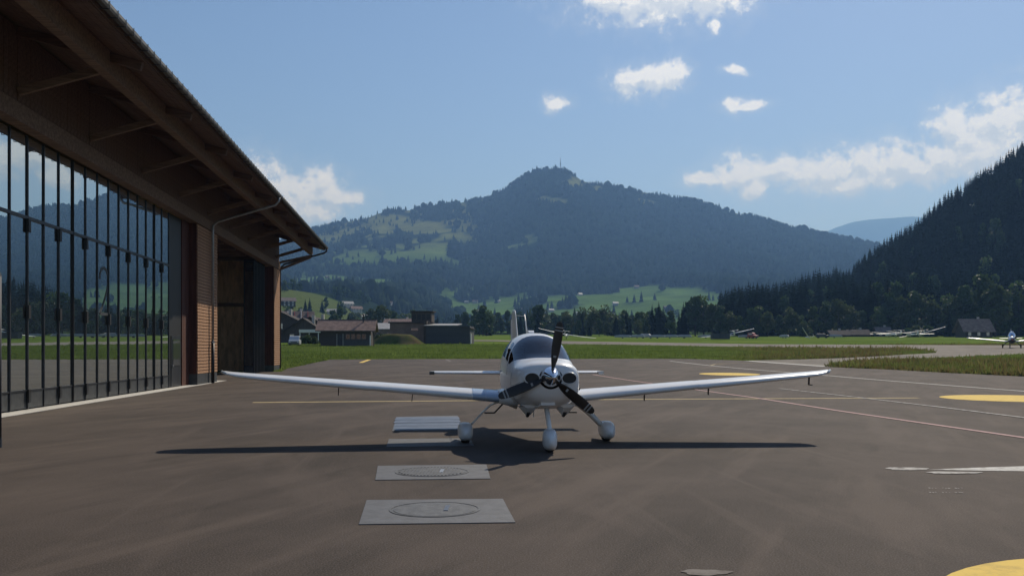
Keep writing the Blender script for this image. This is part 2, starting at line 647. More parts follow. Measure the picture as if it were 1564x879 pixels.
def ground_at(px, py):
    """the point of the airfield seen at a place of the photograph"""
    lo, hi = 3.0, 900.0
    for _ in range(60):
        mid = (lo + hi) / 2
        y = 533.0 - (float(gz(mid)) - EYE) * F / mid
        if y > py: lo = mid
        else: hi = mid
    Y = (lo + hi) / 2
    return ((px - 782.0) / F * Y, Y)


def fbm(X, Y, scale, seed, octv=4):
    """cheap value noise, -1..1"""
    X = np.asarray(X, float); Y = np.asarray(Y, float)
    out = np.zeros(np.broadcast(X, Y).shape)
    amp, tot = 1.0, 0.0
    for o in range(octv):
        xs, ys = X / scale * 2 ** o + 17.3 * o + seed * 3.7, Y / scale * 2 ** o - 9.1 * o + seed * 5.3
        xi, yi = np.floor(xs), np.floor(ys)
        xf, yf = xs - xi, ys - yi
        xf, yf = xf * xf * (3 - 2 * xf), yf * yf * (3 - 2 * yf)

        def h(a, b):
            s = np.sin(a * 127.1 + b * 311.7 + seed * 74.7 + o * 19.9) * 43758.5453
            return (s - np.floor(s)) * 2 - 1
        v = (h(xi, yi) * (1 - xf) + h(xi + 1, yi) * xf) * (1 - yf) + (h(xi, yi + 1) * (1 - xf) + h(xi + 1, yi + 1) * xf) * yf
        out = out + v * amp
        tot += amp
        amp *= 0.5
    return out / tot


def valley(X, Y):
    """valley floor with the hillside behind the hangar and the wooded hill on the right"""
    X = np.asarray(X, float); Y = np.asarray(Y, float)
    z = gz(Y)
    z = z + 40 * smoothstep(-X, 95, 215) * smoothstep(Y, 330, 800)
    rise = np.interp(X, [120, 165, 200, 234, 264, 294, 334, 420, 560, 900], [0, 6, 17.5, 33, 53, 75, 102, 168, 247, 302])
    z = z + rise * smoothstep(Y, 402, 625) * (1 - .97 * smoothstep(Y, 650, 1000))
    z = z + fbm(X, Y, 160, 5) * 2.0 * smoothstep(Y, 420, 700)
    return z


RIDGE_Y = 3600.0
RIDGE = [(-400, 455), (0, 440), (200, 425), (330, 405), (400, 380), (440, 366), (475, 354), (500, 347), (540, 338), (562, 333), (580, 326), (600, 321), (625, 321), (680, 314), (735, 304),
         (765, 292), (780, 284), (798, 271), (815, 263), (840, 260), (860, 260), (872, 266), (885, 276), (900, 281), (950, 286), (1000, 295), (1060, 304),
         (1100, 316), (1150, 331), (1200, 347), (1260, 361), (1330, 376), (1400, 392), (1500, 415), (1700, 445), (2100, 470)]
RX = np.array([(p - 782) / F * RIDGE_Y for p, _ in RIDGE])
RZ = np.array([EYE + (533 - y) / F * RIDGE_Y for _, y in RIDGE])


def land(X, Y):
    X = np.asarray(X, float); Y = np.asarray(Y, float)
    v = valley(X, np.minimum(Y, 1100.0)) + (np.maximum(Y, 1100) - 1100) * 0.018
    wig = 140 * fbm(X, X * 0 + 3, 500, 11, 3)
    t = np.clip((Y - 880) / (RIDGE_Y + wig - 880), 0, 1.0)
    zr = np.interp(X, RX, RZ)
    top = (zr - (valley(X, 1100.0) + 45)).clip(0)
    m = top * (t ** 2.2)
    m = m + (fbm(X, Y * 0.45, 420, 21, 4) * 34 + fbm(X, Y, 140, 23, 3) * 9) * np.sin(np.pi * t) ** 0.8 * np.clip(top / 400, 0, 1)
    back = np.clip((Y - RIDGE_Y - wig) / 1500, 0, 1)
    m = m * (1 - 0.75 * back)
    return v + m


def project(X, Y, Z):
    return 782 + F * X / Y, 533 - F * (Z - EYE) / Y


def seen_at(px, py, y0=100.0, y1=5000.0, add=0.0):
    """first point of the land met by the line of sight through a place of the photograph"""
    Ys = np.exp(np.linspace(math.log(y0), math.log(y1), 1400))
    Xs = (px - 782) / F * Ys
    Zs = EYE + (533 - py) / F * Ys
    hit = np.where(land(Xs, Ys) + add >= Zs)[0]
    if len(hit) == 0:
        return None
    i = hit[0]
    return float(Xs[i]), float(Ys[i]), float(land(Xs[i], Ys[i]))


# meadows on the mountain and in the valley: centre and half size, as seen
MEADOWS = [(583, 336, 42, 8), (650, 349, 38, 7), (672, 379, 32, 13), (612, 380, 20, 7), (702, 317, 9, 9), (800, 362, 13, 9), (776, 373, 14, 4),
           (850, 305, 13, 9), (884, 279, 15, 6), (1120, 330, 15, 8), (992, 303, 11, 8), (525, 426, 70, 7), (480, 430, 40, 6), (735, 477, 56, 11), (1015, 448, 84, 13),
           (930, 459, 62, 8), (935, 473, 58, 9), (860, 480, 44, 6), (1000, 482, 40, 6), (640, 325, 6, 5), (560, 360, 16, 4), (600, 398, 18, 4), (550, 382, 14, 3), (720, 330, 6, 7), (530, 350, 14, 3),
           (1070, 312, 6, 4), (690, 360, 14, 6), (745, 318, 7, 5), (905, 288, 8, 5), (590, 350, 20, 5), (575, 390, 16, 3), (640, 365, 12, 4)]


def meadow_amount(X, Y, Z):
    px, py = project(X, np.maximum(Y, 50), Z)
    wx = fbm(X, Y, 150, 31, 5) * 34
    wy = fbm(X, Y, 130, 33, 5) * 15
    a = np.zeros(np.shape(px))
    for cx_, cy_, rx_, ry_ in MEADOWS:
        d = np.sqrt(((px + wx - cx_) / rx_) ** 2 + ((py + wy - cy_) / ry_) ** 2)
        a = np.maximum(a, 1 - smoothstep(d, 0.8, 1.1))
    low = .9 * smoothstep(1500 - Y, 0, 300) * smoothstep(fbm(X, Y, 170, 41, 3), -0.15, 0.15) * smoothstep(py, 478, 490)
    a = np.maximum(a, low)
    # open pasture and thin wood on the sunny left shoulder; fields at the foot of the mountain
    shoulder = smoothstep(px, 455, 500) * smoothstep(790 - px, 0, 120) * smoothstep(py, 300, 325) * smoothstep(420 - py, 0, 30)
    a = np.maximum(a, .85 * shoulder * smoothstep(fbm(X, Y * .55, 130, 37, 5), -.10, .14))
    foot = smoothstep(px, 640, 700) * smoothstep(1130 - px, 0, 40) * smoothstep(py, 428, 450) * smoothstep(Y, 800, 900)
    a = np.maximum(a, .95 * foot * smoothstep(fbm(X * .5, Y, 110, 39, 4), -.18, .0))
    left = smoothstep(-X, 70, 110) * smoothstep(1000 - Y, 0, 100) * smoothstep(Y, 420, 460)
    return np.maximum(a, left)


def land_grid(name, xs, ys, drop, m, colour):
    X, Y = np.meshgrid(xs, ys)
    Z = land(X, Y) + drop(X, Y)
    V = np.stack([X, Y, Z], -1).reshape(-1, 3)
    nx, ny = len(xs), len(ys)
    i = np.arange(nx * ny).reshape(ny, nx)
    Fc = np.stack([i[:-1, :-1], i[:-1, 1:], i[1:, 1:], i[1:, :-1]], -1).reshape(-1, 4)
    c = colour(X, Y, Z).reshape(-1, 3)
    o = big_mesh(name, V, Fc, c, m, smooth=True)
    return tag(o, kind='structure')


def lerp3(a, b, t):
    return np.asarray(a) * (1 - t[..., None]) + np.asarray(b) * t[..., None]


GREEN_MEADOW = (0.088, 0.150, 0.034)
GREEN_DRY = (0.17, 0.16, 0.055)
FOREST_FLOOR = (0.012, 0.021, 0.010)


def valley_colour(X, Y, Z):
    n = fbm(X, Y, 14, 51, 4)
    c = lerp3((0.090, 0.140, 0.026), (0.135, 0.180, 0.040), smoothstep(n, -0.5, 0.5))
    # tall reddish dock and seed heads on the right-hand grass
    px, py = project(X, np.maximum(Y, 5), Z)
    dry = smoothstep(px, 1040, 1200) * smoothstep(165 - Y, 0, 10) * smoothstep(Y, 50, 60) * smoothstep(fbm(X, Y, 9, 53, 3), -0.5, 0.25)
    c = lerp3(c, (0.150, 0.105, 0.048), dry * 0.8)
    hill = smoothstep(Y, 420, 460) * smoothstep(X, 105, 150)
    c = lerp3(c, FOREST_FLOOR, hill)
    a = meadow_amount(X, Y, Z)
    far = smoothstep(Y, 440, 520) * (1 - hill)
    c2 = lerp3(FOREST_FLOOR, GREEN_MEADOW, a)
    c2 = lerp3(c2, (0.075, 0.095, 0.032), 0.95 * a * smoothstep(-X, 80, 120))
    return c * (1 - far[..., None]) + c2 * far[..., None]


def mount_colour(X, Y, Z):
    a = meadow_amount(X, Y, Z)
    g = lerp3(GREEN_MEADOW, GREEN_DRY, smoothstep(Z, 200, 420) * 0.7)
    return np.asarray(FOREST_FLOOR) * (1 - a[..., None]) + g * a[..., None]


xs = np.concatenate([np.linspace(-6400, -700, 20), np.arange(-680, 820, 8.0), np.linspace(840, 9300, 24)])
ys = np.concatenate([[-3000, -1500, -900, -300, -120], np.arange(-60, 260, 4.0), np.arange(260, 1120, 8.0)])
land_grid('ground', xs, ys, lambda X, Y: -0.09 - 0 * X, M_ground, valley_colour)
xs = np.concatenate([np.linspace(-6400, -2000, 14), np.arange(-1950, 2500, 17.0), np.linspace(2550, 9300, 14)])
ys = np.concatenate([np.arange(1104, 1180, 24.0), np.arange(1180, 4300, 17.0), np.arange(4320, 5300, 90.0), [6200, 8200, 12600]])
land_grid('mountain', xs, ys, lambda X, Y: -1.5 * smoothstep(1180 - Y, 0, 60), M_mount, mount_colour)

# pale ridge far off on the right
fx = np.linspace(2400, 9000, 110)
fy = np.linspace(9200, 12400, 24)
X, Y = np.meshgrid(fx, fy)
crest = np.interp(782 + F * fx / 11000.0, [1200, 1270, 1300, 1330, 1360, 1395, 1440, 1500, 1700, 1950], [400, 352, 342, 338, 336, 334, 337, 338, 350, 380])
cz = EYE + (533 - crest) / F * 11000.0
prof = 1 - np.abs(fy - 11000) / 2300
Z = cz[None, :] * np.clip(prof, 0, 1)[:, None] ** 0.9 + fbm(X, Y, 400, 61) * 14 + 30
V = np.stack([X, Y, Z], -1).reshape(-1, 3)
i = np.arange(len(fx) * len(fy)).reshape(len(fy), len(fx))
Fc = np.stack([i[:-1, :-1], i[:-1, 1:], i[1:, 1:], i[1:, :-1]], -1).reshape(-1, 4)
tag(big_mesh('distant_ridge', V, Fc, np.tile((0.05, 0.075, 0.04), (len(V), 1)), M_mount, smooth=True), kind='structure')


# ------------------------------------------------------------------ paved sheets and markings
def sheet(name, poly, dz, m, step=5.0, parent=None, kind=None):
    """a thin sheet following the airfield, bounded by poly (x, y)"""
    P = []
    for k in range(len(poly)):
        a, b = Vector(poly[k]), Vector(poly[(k + 1) % len(poly)])
        n = max(1, int((b - a).length / step))
        for j in range(n):
            P.append(a + (b - a) * (j / n))
    nb = len(P)
    edges = [(k, (k + 1) % nb) for k in range(nb)]
    x0, x1 = min(p.x for p in P), max(p.x for p in P)
    y0, y1 = min(p.y for p in P), max(p.y for p in P)
    pts = list(P)
    yy = y0 + step / 2
    while yy < y1:
        st = step if yy > 40 else step * 4
        xx = x0 + step / 2
        while xx < x1:
            pts.append(Vector((xx, yy)))
            xx += st
        yy += step if yy > 40 else step * 2
    vs, es, fs, *_ = delaunay_2d_cdt(pts, edges, [], 1, 1e-4)
    verts = [(v.x, v.y, float(gz(v.y)) + dz) for v in vs]
    faces = [tuple(f) for f in fs]
    # make all faces look up
    out = []
    for f in faces:
        a, b, c = (Vector(vs[f[0]]), Vector(vs[f[1]]), Vector(vs[f[2]]))
        out.append(f if (b - a).cross(c - a) > 0 else f[::-1])
    o = obj(name, verts, out, m, parent, smooth=True)
    if kind: o['kind'] = kind
    return o


def GP(lst):
    return [ground_at(*p) for p in lst]


far_edge = GP([(430, 567), (436, 563), (460, 558), (480, 553.5), (505, 548.6), (600, 548), (700, 547.6), (880, 547.6), (1000, 547.2), (1050, 547.6), (1100, 549), (1140, 550.4), (1262, 559.2), (1275, 560.5), (1350, 563.5), (1450, 569), (1564, 574.5)])
apron = sheet('apron', [(-60, -40), (-60, 60), (-19, 66)] + far_edge + [(80, 56), (170, 40), (170, -40)], 0.0, M_apron, kind='structure')
sheet('taxiway', GP([(1140, 550.8), (1142, 550.2), (1164, 549.4), (1230, 548), (1290, 546), (1340, 543.5), (1380, 541), (1415, 539.3), (1430, 538), (1425, 536.3), (1400, 534.4), (1385, 533.2), (1564, 531), (1760, 531), (1760, 536), (1660, 537), (1564, 541), (1440, 546.5), (1360, 549), (1300, 551.8), (1278, 554.5), (1266, 557.4), (1262, 559.8)]), -0.012, M_runway, kind='structure')
RW = GP([(1000, 522.5), (1164, 525), (1400, 526.2), (1564, 526.8)])
RL = GP([(1564, 533.4), (1400, 533.4), (1280, 532), (1164, 530.3), (880, 525.2), (760, 520.8)])
sheet('runway', [(-140, 330)] + [ground_at(760, 518.9), ground_at(880, 520.7)] + RW + [(220, 172), (220, 138)] + RL + [(-140, 300)], -0.02, M_runway, kind='structure')


def line(pts, w, m, name='painted_line', dz=0.006):
    """a painted stripe through pixel-surveyed points"""
    P = [Vector(ground_at(*p)) for p in pts]
    # resample so it follows the slope
    Q = []
    for a, b in zip(P, P[1:]):
        n = max(1, int((b - a).length / 3))
        Q += [a + (b - a) * (j / n) for j in range(n)]
    Q.append(P[-1])
    v, f = [], []
    for i, p in enumerate(Q):
        d = (Q[min(i + 1, len(Q) - 1)] - Q[max(i - 1, 0)]).normalized()
        s = Vector((-d.y, d.x)) * (w / 2)
        for q in (p + s, p - s):
            v.append((q.x, q.y, float(gz(q.y)) + dz))
        if i:
            f.append((2 * i - 2, 2 * i - 1, 2 * i + 1, 2 * i))
    return obj(name, v, f, m, apron)


line([(386, 614.3), (665, 612), (960, 609.5), (1402, 607.3)], 0.42, M_tan)
line([(905, 571.6), (1000, 586), (1159, 608), (1280, 627), (1700, 688)], 0.17, M_pink_p, dz=0.010)
line([(1023, 551), (1085, 558), (1213, 569), (1266, 573.3), (1564, 597), (1700, 608)], 0.26, M_white_p)
line([(1085, 558), (1092, 556), (1110, 555), (1164, 553.6)], 0.2, M_tan, dz=0.010)
line([(1190, 593), (1302, 605.7), (1445, 622.6), (1700, 655)], 0.16, M_worn_p, dz=0.013)
line([(551, 553.5), (564, 548.8)], 0.42, M_yellow)
line([(1143, 550.8), (1262, 559.4)], 0.9, M_white_p, dz=0.012)
line([(440, 573.5), (660, 572.5), (1050, 571.3)], 0.22, M_faint_p)
line([(681, 548.5), (688, 551.5)], 0.25, M_faint_p)
line([(905, 589), (1010, 590)], 0.1, M_faint_p)




def disc(name, c, r, m, dz, parent, seg=48, wob=0.0, ry=None):
    ry = ry or r
    v = [(c[0], c[1], float(gz(c[1])) + dz)]
    for k in range(seg):
        t = 2 * math.pi * k / seg
        rr = 1 + wob * math.sin(3 * t + 1) + wob * .6 * math.sin(7 * t)
        y = c[1] + ry * math.sin(t) * rr
        v.append((c[0] + r * math.cos(t) * rr, y, float(gz(y)) + dz))
    return obj(name, v, [(0, k + 1, (k + 1) % seg + 1) for k in range(seg)], m, parent)


disc('painted_disc', (4.9, 5.94), 2.08, M_yellow, 0.006, apron)
disc('painted_disc', ((1552 - 782) / F * 33.8, 33.8), 2.5, M_yellow, 0.006, apron)
cx_, cy_ = ground_at(1114, 571)
disc('painted_disc', (cx_, cy_), 1.95, M_yellow, 0.009, apron, ry=2.6)
P = GP([(1418, 717), (1490, 714), (1564, 711.8), (1680, 709), (1680, 721), (1564, 719.5), (1500, 718.6)])
sheet('painted_patch', P, 0.006, M_white_p, 2, apron)
disc('painted_patch', ground_at(1385, 715.6), 0.30, M_worn_p, 0.006, apron, ry=0.17, wob=0.1)
disc('painted_patch', ground_at(1456, 721.8), 0.38, M_worn_p, 0.008, apron, ry=0.12, wob=0.1)
disc('painted_patch', ground_at(1078, 874), 0.19, M_faint_p, 0.006, apron, ry=0.10, wob=0.12)
flecks = MB()
for r0, y_ in ((1420, 745.5), (1420, 752)):
    for k in range(11):
        if k in (3, 7): continue
        x_, yy_ = ground_at(r0 + k * 5 + random.uniform(-1, 1), y_ + random.uniform(-.6, .6))
        s_ = random.uniform(.006, .013)
        flecks.add([(x_ - s_, yy_ - 2 * s_, .006), (x_ + s_, yy_ - 2 * s_, .006), (x_ + s_, yy_ + 2 * s_, .006), (x_ - s_, yy_ + 2 * s_, .006)], [(0, 1, 2, 3)])
tag(flecks.build('paint_flecks', M_worn_p, apron), kind='stuff')


def quad_px(pts, dz, th, m, name, parent):
    """slab of thickness th whose top lies dz above the apron"""
    P = [ground_at(*p) for p in pts]
    v = [(x, y, dz) for x, y in P] + [(x, y, dz - th) for x, y in P]
    n = len(P)
    return obj(name, v, [tuple(range(n))] + [(k, n + k, n + (k + 1) % n, (k + 1) % n)[::-1] for k in range(n)], m, parent)


def cover(c, r, parent, grid):
    mb = MB()
    seg = 40
    ring = lambda rr, z: [(c[0] + rr * math.cos(2 * math.pi * k / seg), c[1] + rr * math.sin(2 * math.pi * k / seg), z) for k in range(seg)]
    mb.loft([ring(r + .025, .009), ring(r + .025, .016), ring(r, .016), ring(r, .011), ring(r - .02, .011), ring(r - .02, .015)])
    o = mb.build('manhole_cover', M_iron, parent)
    if grid:
        b = MB()
        k = -r
        while k < r:
            h = math.sqrt(max(0, (r - .04) ** 2 - k * k))
            if h > .05:
                b.box((c[0] + k - .012, c[1] - h, .0152), (c[0] + k + .012, c[1] + h, .0215))
            k += 0.048
        tag(b.build('tread_rib', M_iron, o), kind='stuff')
    lg = MB()
    lg.box((c[0] + r * .22, c[1] - .12, .0155), (c[0] + r * .32, c[1] + .22, .0225))
    lg.build('lifting_bar', M_steel_pl if not grid else M_grey_metal, o)
    return o


p1 = quad_px([(548, 801), (787, 798), (768, 762), (560, 764)], .010, .03, M_concrete, 'concrete_patch', apron)
x_, y_ = ground_at(664, 779)
cover((x_ + .0, y_ + .02), .47, p1, False)
p2 = quad_px([(573, 733), (749, 731), (743, 709.5), (577, 711.5)], .010, .03, M_concrete, 'concrete_patch', apron)
x_, y_ = ground_at(660, 721)
cover((x_, y_), .50, p2, True)
quad_px([(590, 682.5), (724, 680.5), (718, 669), (594, 670.5)], .010, .03, M_concrete, 'concrete_patch', apron)
p4 = quad_px([(599, 658), (704, 656.5), (699, 634.5), (605, 636.5)], .010, .03, M_concrete, 'concrete_patch', apron)
# galvanised cover plates laid over the fourth patch
for k, (ya, yb) in enumerate(((637.6, 641.6), (642, 646.2), (646.6, 650.9), (651.3, 656.6))):
    xa, xb = 606 - (ya - 637) * .25, 700 + (ya - 637) * .2
    quad_px([(xa - 2 + random.uniform(-2, 1), yb), (xb + 2 + random.uniform(-1, 2), yb - .9), (xb, ya - .9), (xa, ya)], .016 + .002 * (k % 2), .006, M_steel_pl, 'cover_plate', p4)


# ------------------------------------------------------------------ hangar
HANGAR = empty('hangar', (0, 0, 0), YAW, 'long dark timber aircraft hangar with tall glass doors and wide eaves', 'hangar')
# local axes: x away from the wall towards the apron (camera at x = 0), y along the wall
XW = -10.68      # face of the wall piers
XG = -11.15      # plane of the glazed doors


def s_at(px, x):
    q = (px - 782.0) / F
    return x * (math.cos(YAW) - math.sin(YAW) * q) / (math.cos(YAW) * q + math.sin(YAW))


S_END = s_at(427.5, XW)
XE, ZE = -7.32, 9.52
PITCH = R(15)
RIDGE_X = -27.0
zr_ = ZE + (XE - RIDGE_X) * math.tan(PITCH)
S0, S1 = -8.0, S_END + 1.2
hb = MB()
zin = lambda x: ZE + (XE - x) * math.tan(PITCH)
def roof_slab(a, b, sa, sb):
    hb.add([(a, sa, zin(a) + .02), (a, sb, zin(a) + .02), (b, sb, zin(b) + .02), (b, sa, zin(b) + .02),
            (a, sa, zin(a) + .30), (a, sb, zin(a) + .30), (b, sb, zin(b) + .30), (b, sa, zin(b) + .30)],
           [(0, 1, 2, 3), (7, 6, 5, 4), (0, 4, 5, 1), (1, 5, 6, 2), (2, 6, 7, 3), (3, 7, 4, 0)])


# unseen strip of glazing added over the far bay to brighten its inside
roof_slab(XE, -13.0, S0, S1)
roof_slab(-17.5, RIDGE_X, S0, S1)
roof_slab(-13.0, -17.5, S0, 52.5)
roof_slab(-13.0, -17.5, 66.5, S1)
bx = 2 * RIDGE_X - XE
hb.add([(bx, S0, ZE + .02), (bx, S1, ZE + .02), (RIDGE_X, S1, zr_ + .02), (RIDGE_X, S0, zr_ + .02),
        (bx, S0, ZE + .30), (bx, S1, ZE + .30), (RIDGE_X, S1, zr_ + .30), (RIDGE_X, S0, zr_ + .30)],
       [(3, 2, 1, 0), (4, 5, 6, 7), (0, 1, 5, 4), (1, 2, 6, 5), (3, 0, 4, 7)])
roof = hb.build('roof', M_wood_dark, HANGAR)
for k in range(7):
    y_ = 52.5 + 2.0 * k
    MB().add([(x_, y2, zin(x_) + dz) for dz in (.18, .20) for x_, y2 in ((-13.02, y_ + .05), (-13.02, y_ + 1.95), (-17.48, y_ + 1.95), (-17.48, y_ + .05))],
             [(3, 2, 1, 0), (4, 5, 6, 7), (0, 1, 5, 4), (1, 2, 6, 5), (2, 3, 7, 6), (3, 0, 4, 7)]).build('added_roof_light', M_added_rooflight, roof)
# eave boards under the overhang, lengthwise
k = 0
x = XE - .04
while x > XW + .1:
    x2 = x - .215
    o = MB().bar((x - .1, S0, zin(x - .1) - .012), (x - .1, S1 - .02, zin(x - .1) - .012), .205, .024, up=(math.sin(PITCH), 0, math.cos(PITCH))).build('soffit_board', M_wood_dark, roof)
    x = x2
# tile edge: a row of tile ends along the eave
tile_me = None
yy = 15.0
while yy < S1:
    if tile_me is None:
        t0 = MB().box((-.30, 0, 0), (.07, .297, .022)).build('tile', M_roof_dark, roof)
        tile_me = t0.data
    else:
        t0 = bpy.data.objects.new('tile', tile_me)
        COL.objects.link(t0); t0.parent = roof
    t0.location = (XE + .0, yy, ZE + .305 + random.uniform(0, .01))
    t0.rotation_euler = (0, PITCH, 0)
    yy += .305
# gutter with brackets
gt = MB()
prof_ = [(.02, .17), (.02, .09), (.06, .03), (.12, .015), (.18, .03), (.21, .09), (.21, .17), (.195, .17), (.195, .10), (.17, .05), (.12, .03), (.07, .05), (.035, .10), (.035, .17)]
gt.loft([[(XE + a, y_, ZE + .06 + b) for a, b in prof_] for y_ in (S0, S1)])
gt.build('gutter', M_gutter, HANGAR)
br_me = None
yy = 14.0
while yy < S1:
    if br_me is None:
        b0 = MB().box((-.01, -.014, .0), (.236, .014, .018)).box((.222, -.014, .018), (.236, .014, .19)).build('gutter_bracket', M_dark_metal, HANGAR)
        br_me = b0.data
    else:
        b0 = bpy.data.objects.new('gutter_bracket', br_me)
        COL.objects.link(b0); b0.parent = HANGAR
    b0.location = (XE, yy, ZE + .055)
    yy += .62
# purlin and its struts
XP = -8.42
ZP = 9.15
MB().box((XP - .14, S0, ZP), (XP + .14, S1 - .3, zin(XP + .14) - .03)).build('purlin', M_wood_beam, HANGAR)
st_y = [25.6, 31.2, 36.9, 42.6, 48.3, 54.0, 59.7, 65.4, 71.0]
for y_ in [14.2, 19.9] + st_y:
    s_ = (y_ + .85) / math.cos(YAW)
    if s_ > S1 - .2: s_ = S1 - .75
    MB().bar((XP - .15, s_, ZP + .12), (XW + .005, s_, ZP - .52), .13, .2).build('strut', M_wood_beam, HANGAR)
    MB().bar((XE - .15, s_, zin(XE - .15) - .16), (XW + .005, s_, zin(XW) - .16), .14, .24).build('rafter', M_wood_dark, HANGAR)

# bays along the wall
PIER1 = (s_at(302, XW), s_at(332, XW))
PIER2 = (s_at(419, XW), S_END)
Z_HEAD = 7.85
# wall above the doors: vertical boards one by one
yy = S0
wall = MB().box((XW - .34, S0, Z_HEAD + .05), (XW - .06, S_END, zin(XW) - .03)).build('upper_wall', M_wood_dark, HANGAR)
bme = None
yy = 14.0
while yy < S_END - .2:
    if bme is None:
        b0 = MB().box((-.03, .006, 0), (.0, .274, zin(XW) - .08 - Z_HEAD - .55)).build('board', M_wood_dark, wall)
        bme = b0.data
    else:
        b0 = bpy.data.objects.new('board', bme); COL.objects.link(b0); b0.parent = wall
    b0.location = (XW - .028 + random.uniform(-.004, .004), yy, Z_HEAD + .55)
    yy += .28
MB().box((XW - .38, S0, Z_HEAD), (XW + .04, S_END - .01, Z_HEAD + .5)).build('header_beam', M_wood_beam, HANGAR)
MB().box((XG - .25, S0, .012), (XW + .12, S_END - .2, .03)).build('threshold', M_concrete2, HANGAR)


def pier(y0, y1):
    p = MB().box((XW - .75, y0 + .03, .55), (XW - .05, y1 - .03, Z_HEAD)).build('pier', M_wood_dark, HANGAR)
    MB().box((XW - .75, y0 + .02, 0), (XW - .02, y1 - .02, .55)).build('plinth', M_kick, p)
    z = .565
    sme = None
    while z < Z_HEAD - .05:
        if sme is None:
            b0 = MB().box((-.045, y0, 0), (.0, y1, .124)).build('slat', M_wood_slat, p)
            sme = b0.data
        else:
            b0 = bpy.data.objects.new('slat', sme); COL.objects.link(b0); b0.parent = p
        b0.location = (XW + random.uniform(-.006, .004), 0, z)
        z += .158
    # boarded flank towards the camera
    zc = y0
    for k in range(4):
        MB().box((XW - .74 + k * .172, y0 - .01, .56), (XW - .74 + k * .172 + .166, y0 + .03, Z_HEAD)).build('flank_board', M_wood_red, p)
    return p


pier(*PIER1)
pier(*PIER2)
# end wall, back wall, partition, floor, so that the open bay is a room
ew = MB()
ew.box((RIDGE_X * 2 - XW, S_END - .28, 0), (XW - .80, S_END - .02, ZE - .3))
ew.add([(XW - .05, S_END - .28, ZE - .28), (XW - .05, S_END - .02, ZE - .28), (RIDGE_X, S_END - .02, zr_ - .05), (RIDGE_X, S_END - .28, zr_ - .05), (2 * RIDGE_X - XW, S_END - .28, ZE - .28), (2 * RIDGE_X - XW, S_END - .02, ZE - .28)],
       [(0, 3, 4), (1, 5, 2), (0, 1, 2, 3), (3, 2, 5, 4), (0, 4, 5, 1)])
ew.build('end_wall', M_wood_dark, HANGAR)
k = 0
yy = XW - .85
while yy > -27:
    MB().box((yy - 1.235, S_END - .33, .05), (yy, S_END - .285, 5.0)).build('wall_panel', M_ply, HANGAR)
    MB().box((yy - 1.235, S_END - .33, 5.28), (yy, S_END - .285, 8.6)).build('wall_panel', M_ply, HANGAR)
    yy -= 1.25
MB().box((-27, S_END - .42, 5.02), (XW - .85, S_END - .285, 5.26)).build('wall_rail', M_wood_beam, HANGAR)
MB().box((2 * RIDGE_X - XW, S0, 0), (2 * RIDGE_X - XW + .25, S_END - .3, 4.2)).build('back_wall', M_ply, HANGAR)  # kept low: the unseen opening above is added to light the bay
MB().box((2 * RIDGE_X - XW + .3, PIER1[0] + .3, 0), (XW - .8, PIER1[0] + .5, ZE - .4)).build('partition', M_ply, HANGAR)
MB().box((2 * RIDGE_X - XW + .3, S0, .005), (XG - .26, S_END - .35, .02)).build('hangar_floor', M_concrete, HANGAR)
for k in range(5):
    s_ = PIER1[1] + 2 + k * 3.6
    MB().bar((XW - .8, s_, 8.3), (2 * RIDGE_X - XW + .3, s_, 8.3), .3, .7).build('ceiling_beam', M_wood_beam, HANGAR)

# glazed folding door of the near bay
DOOR = empty('glass_door', (0, 0, 0), 0)
DOOR.parent = HANGAR
mull_px = [14, 41, 65, 89, 111.5, 132, 150, 167, 182, 197, 211.5, 224.6, 236.6, 247.6, 257.6]
ms = [s_at(p, XG) for p in mull_px]
step_ = (ms[-1] - ms[0]) / 14
ms = [ms[0] + step_ * k for k in range(-7, 15)]
D_END = s_at(276, XG)
cache = {}


def pane(name, y0, y1, z0, z1, m, x=XG, th=.03):
    w, h = round(y1 - y0, 3), round(z1 - z0, 3)
    key = (name, w, h)
    if key not in cache:
        o = MB().box((-th, 0, 0), (0, w, h)).build(name, m, DOOR)
        cache[key] = o.data
    else:
        o = bpy.data.objects.new(name, cache[key]); COL.objects.link(o); o.parent = DOOR
    o.location = (x + random.uniform(-.002, .002), y0, z0)
    o.rotation_euler = (R(random.uniform(-.04, .04)), 0, R(random.uniform(-.16, .16)))
    return o


Z_RAIL = 5.50
for k in range(len(ms)):
    seam = (k - 7) % 8 == 4
    w = .10 if seam else .065
    MB().box((XG - .09, ms[k] - w / 2, .05), (XG + .035, ms[k] + w / 2, Z_HEAD)).build('mullion', M_black if seam else M_frame, DOOR)
    if seam:
        MB().box((XG - .02, ms[k] - .018, .06), (XG + .055, ms[k] + .018, Z_HEAD - .01)).build('seam_seal', M_black, DOOR)
    if (k - 7) % 2 == 1:
        for zz in (.42, 2.82, 5.28):
            MB().box((XG + .036, ms[k] - .075, zz - .19), (XG + .085, ms[k] + .075, zz + .19)).build('hinge', M_black, DOOR)
    nx = ms[k + 1] if k + 1 < len(ms) else None
    if nx:
        a, b = ms[k] + .034, nx - .034
        pane('kick_panel', a, b, .07, .55, M_kick)
        pane('pane', a, b, .60, Z_RAIL - .045, M_doorglass)
        pane('pane', a, b, Z_RAIL + .045, Z_HEAD - .03, M_doorglass)
MB().box((XG - .07, ms[0], Z_RAIL - .044), (XG + .045, ms[-1], Z_RAIL + .044)).build('transom', M_frame, DOOR)
MB().box((XG - .07, ms[0], .548), (XG + .022, ms[-1], .60)).build('bottom_rail', M_frame, DOOR)
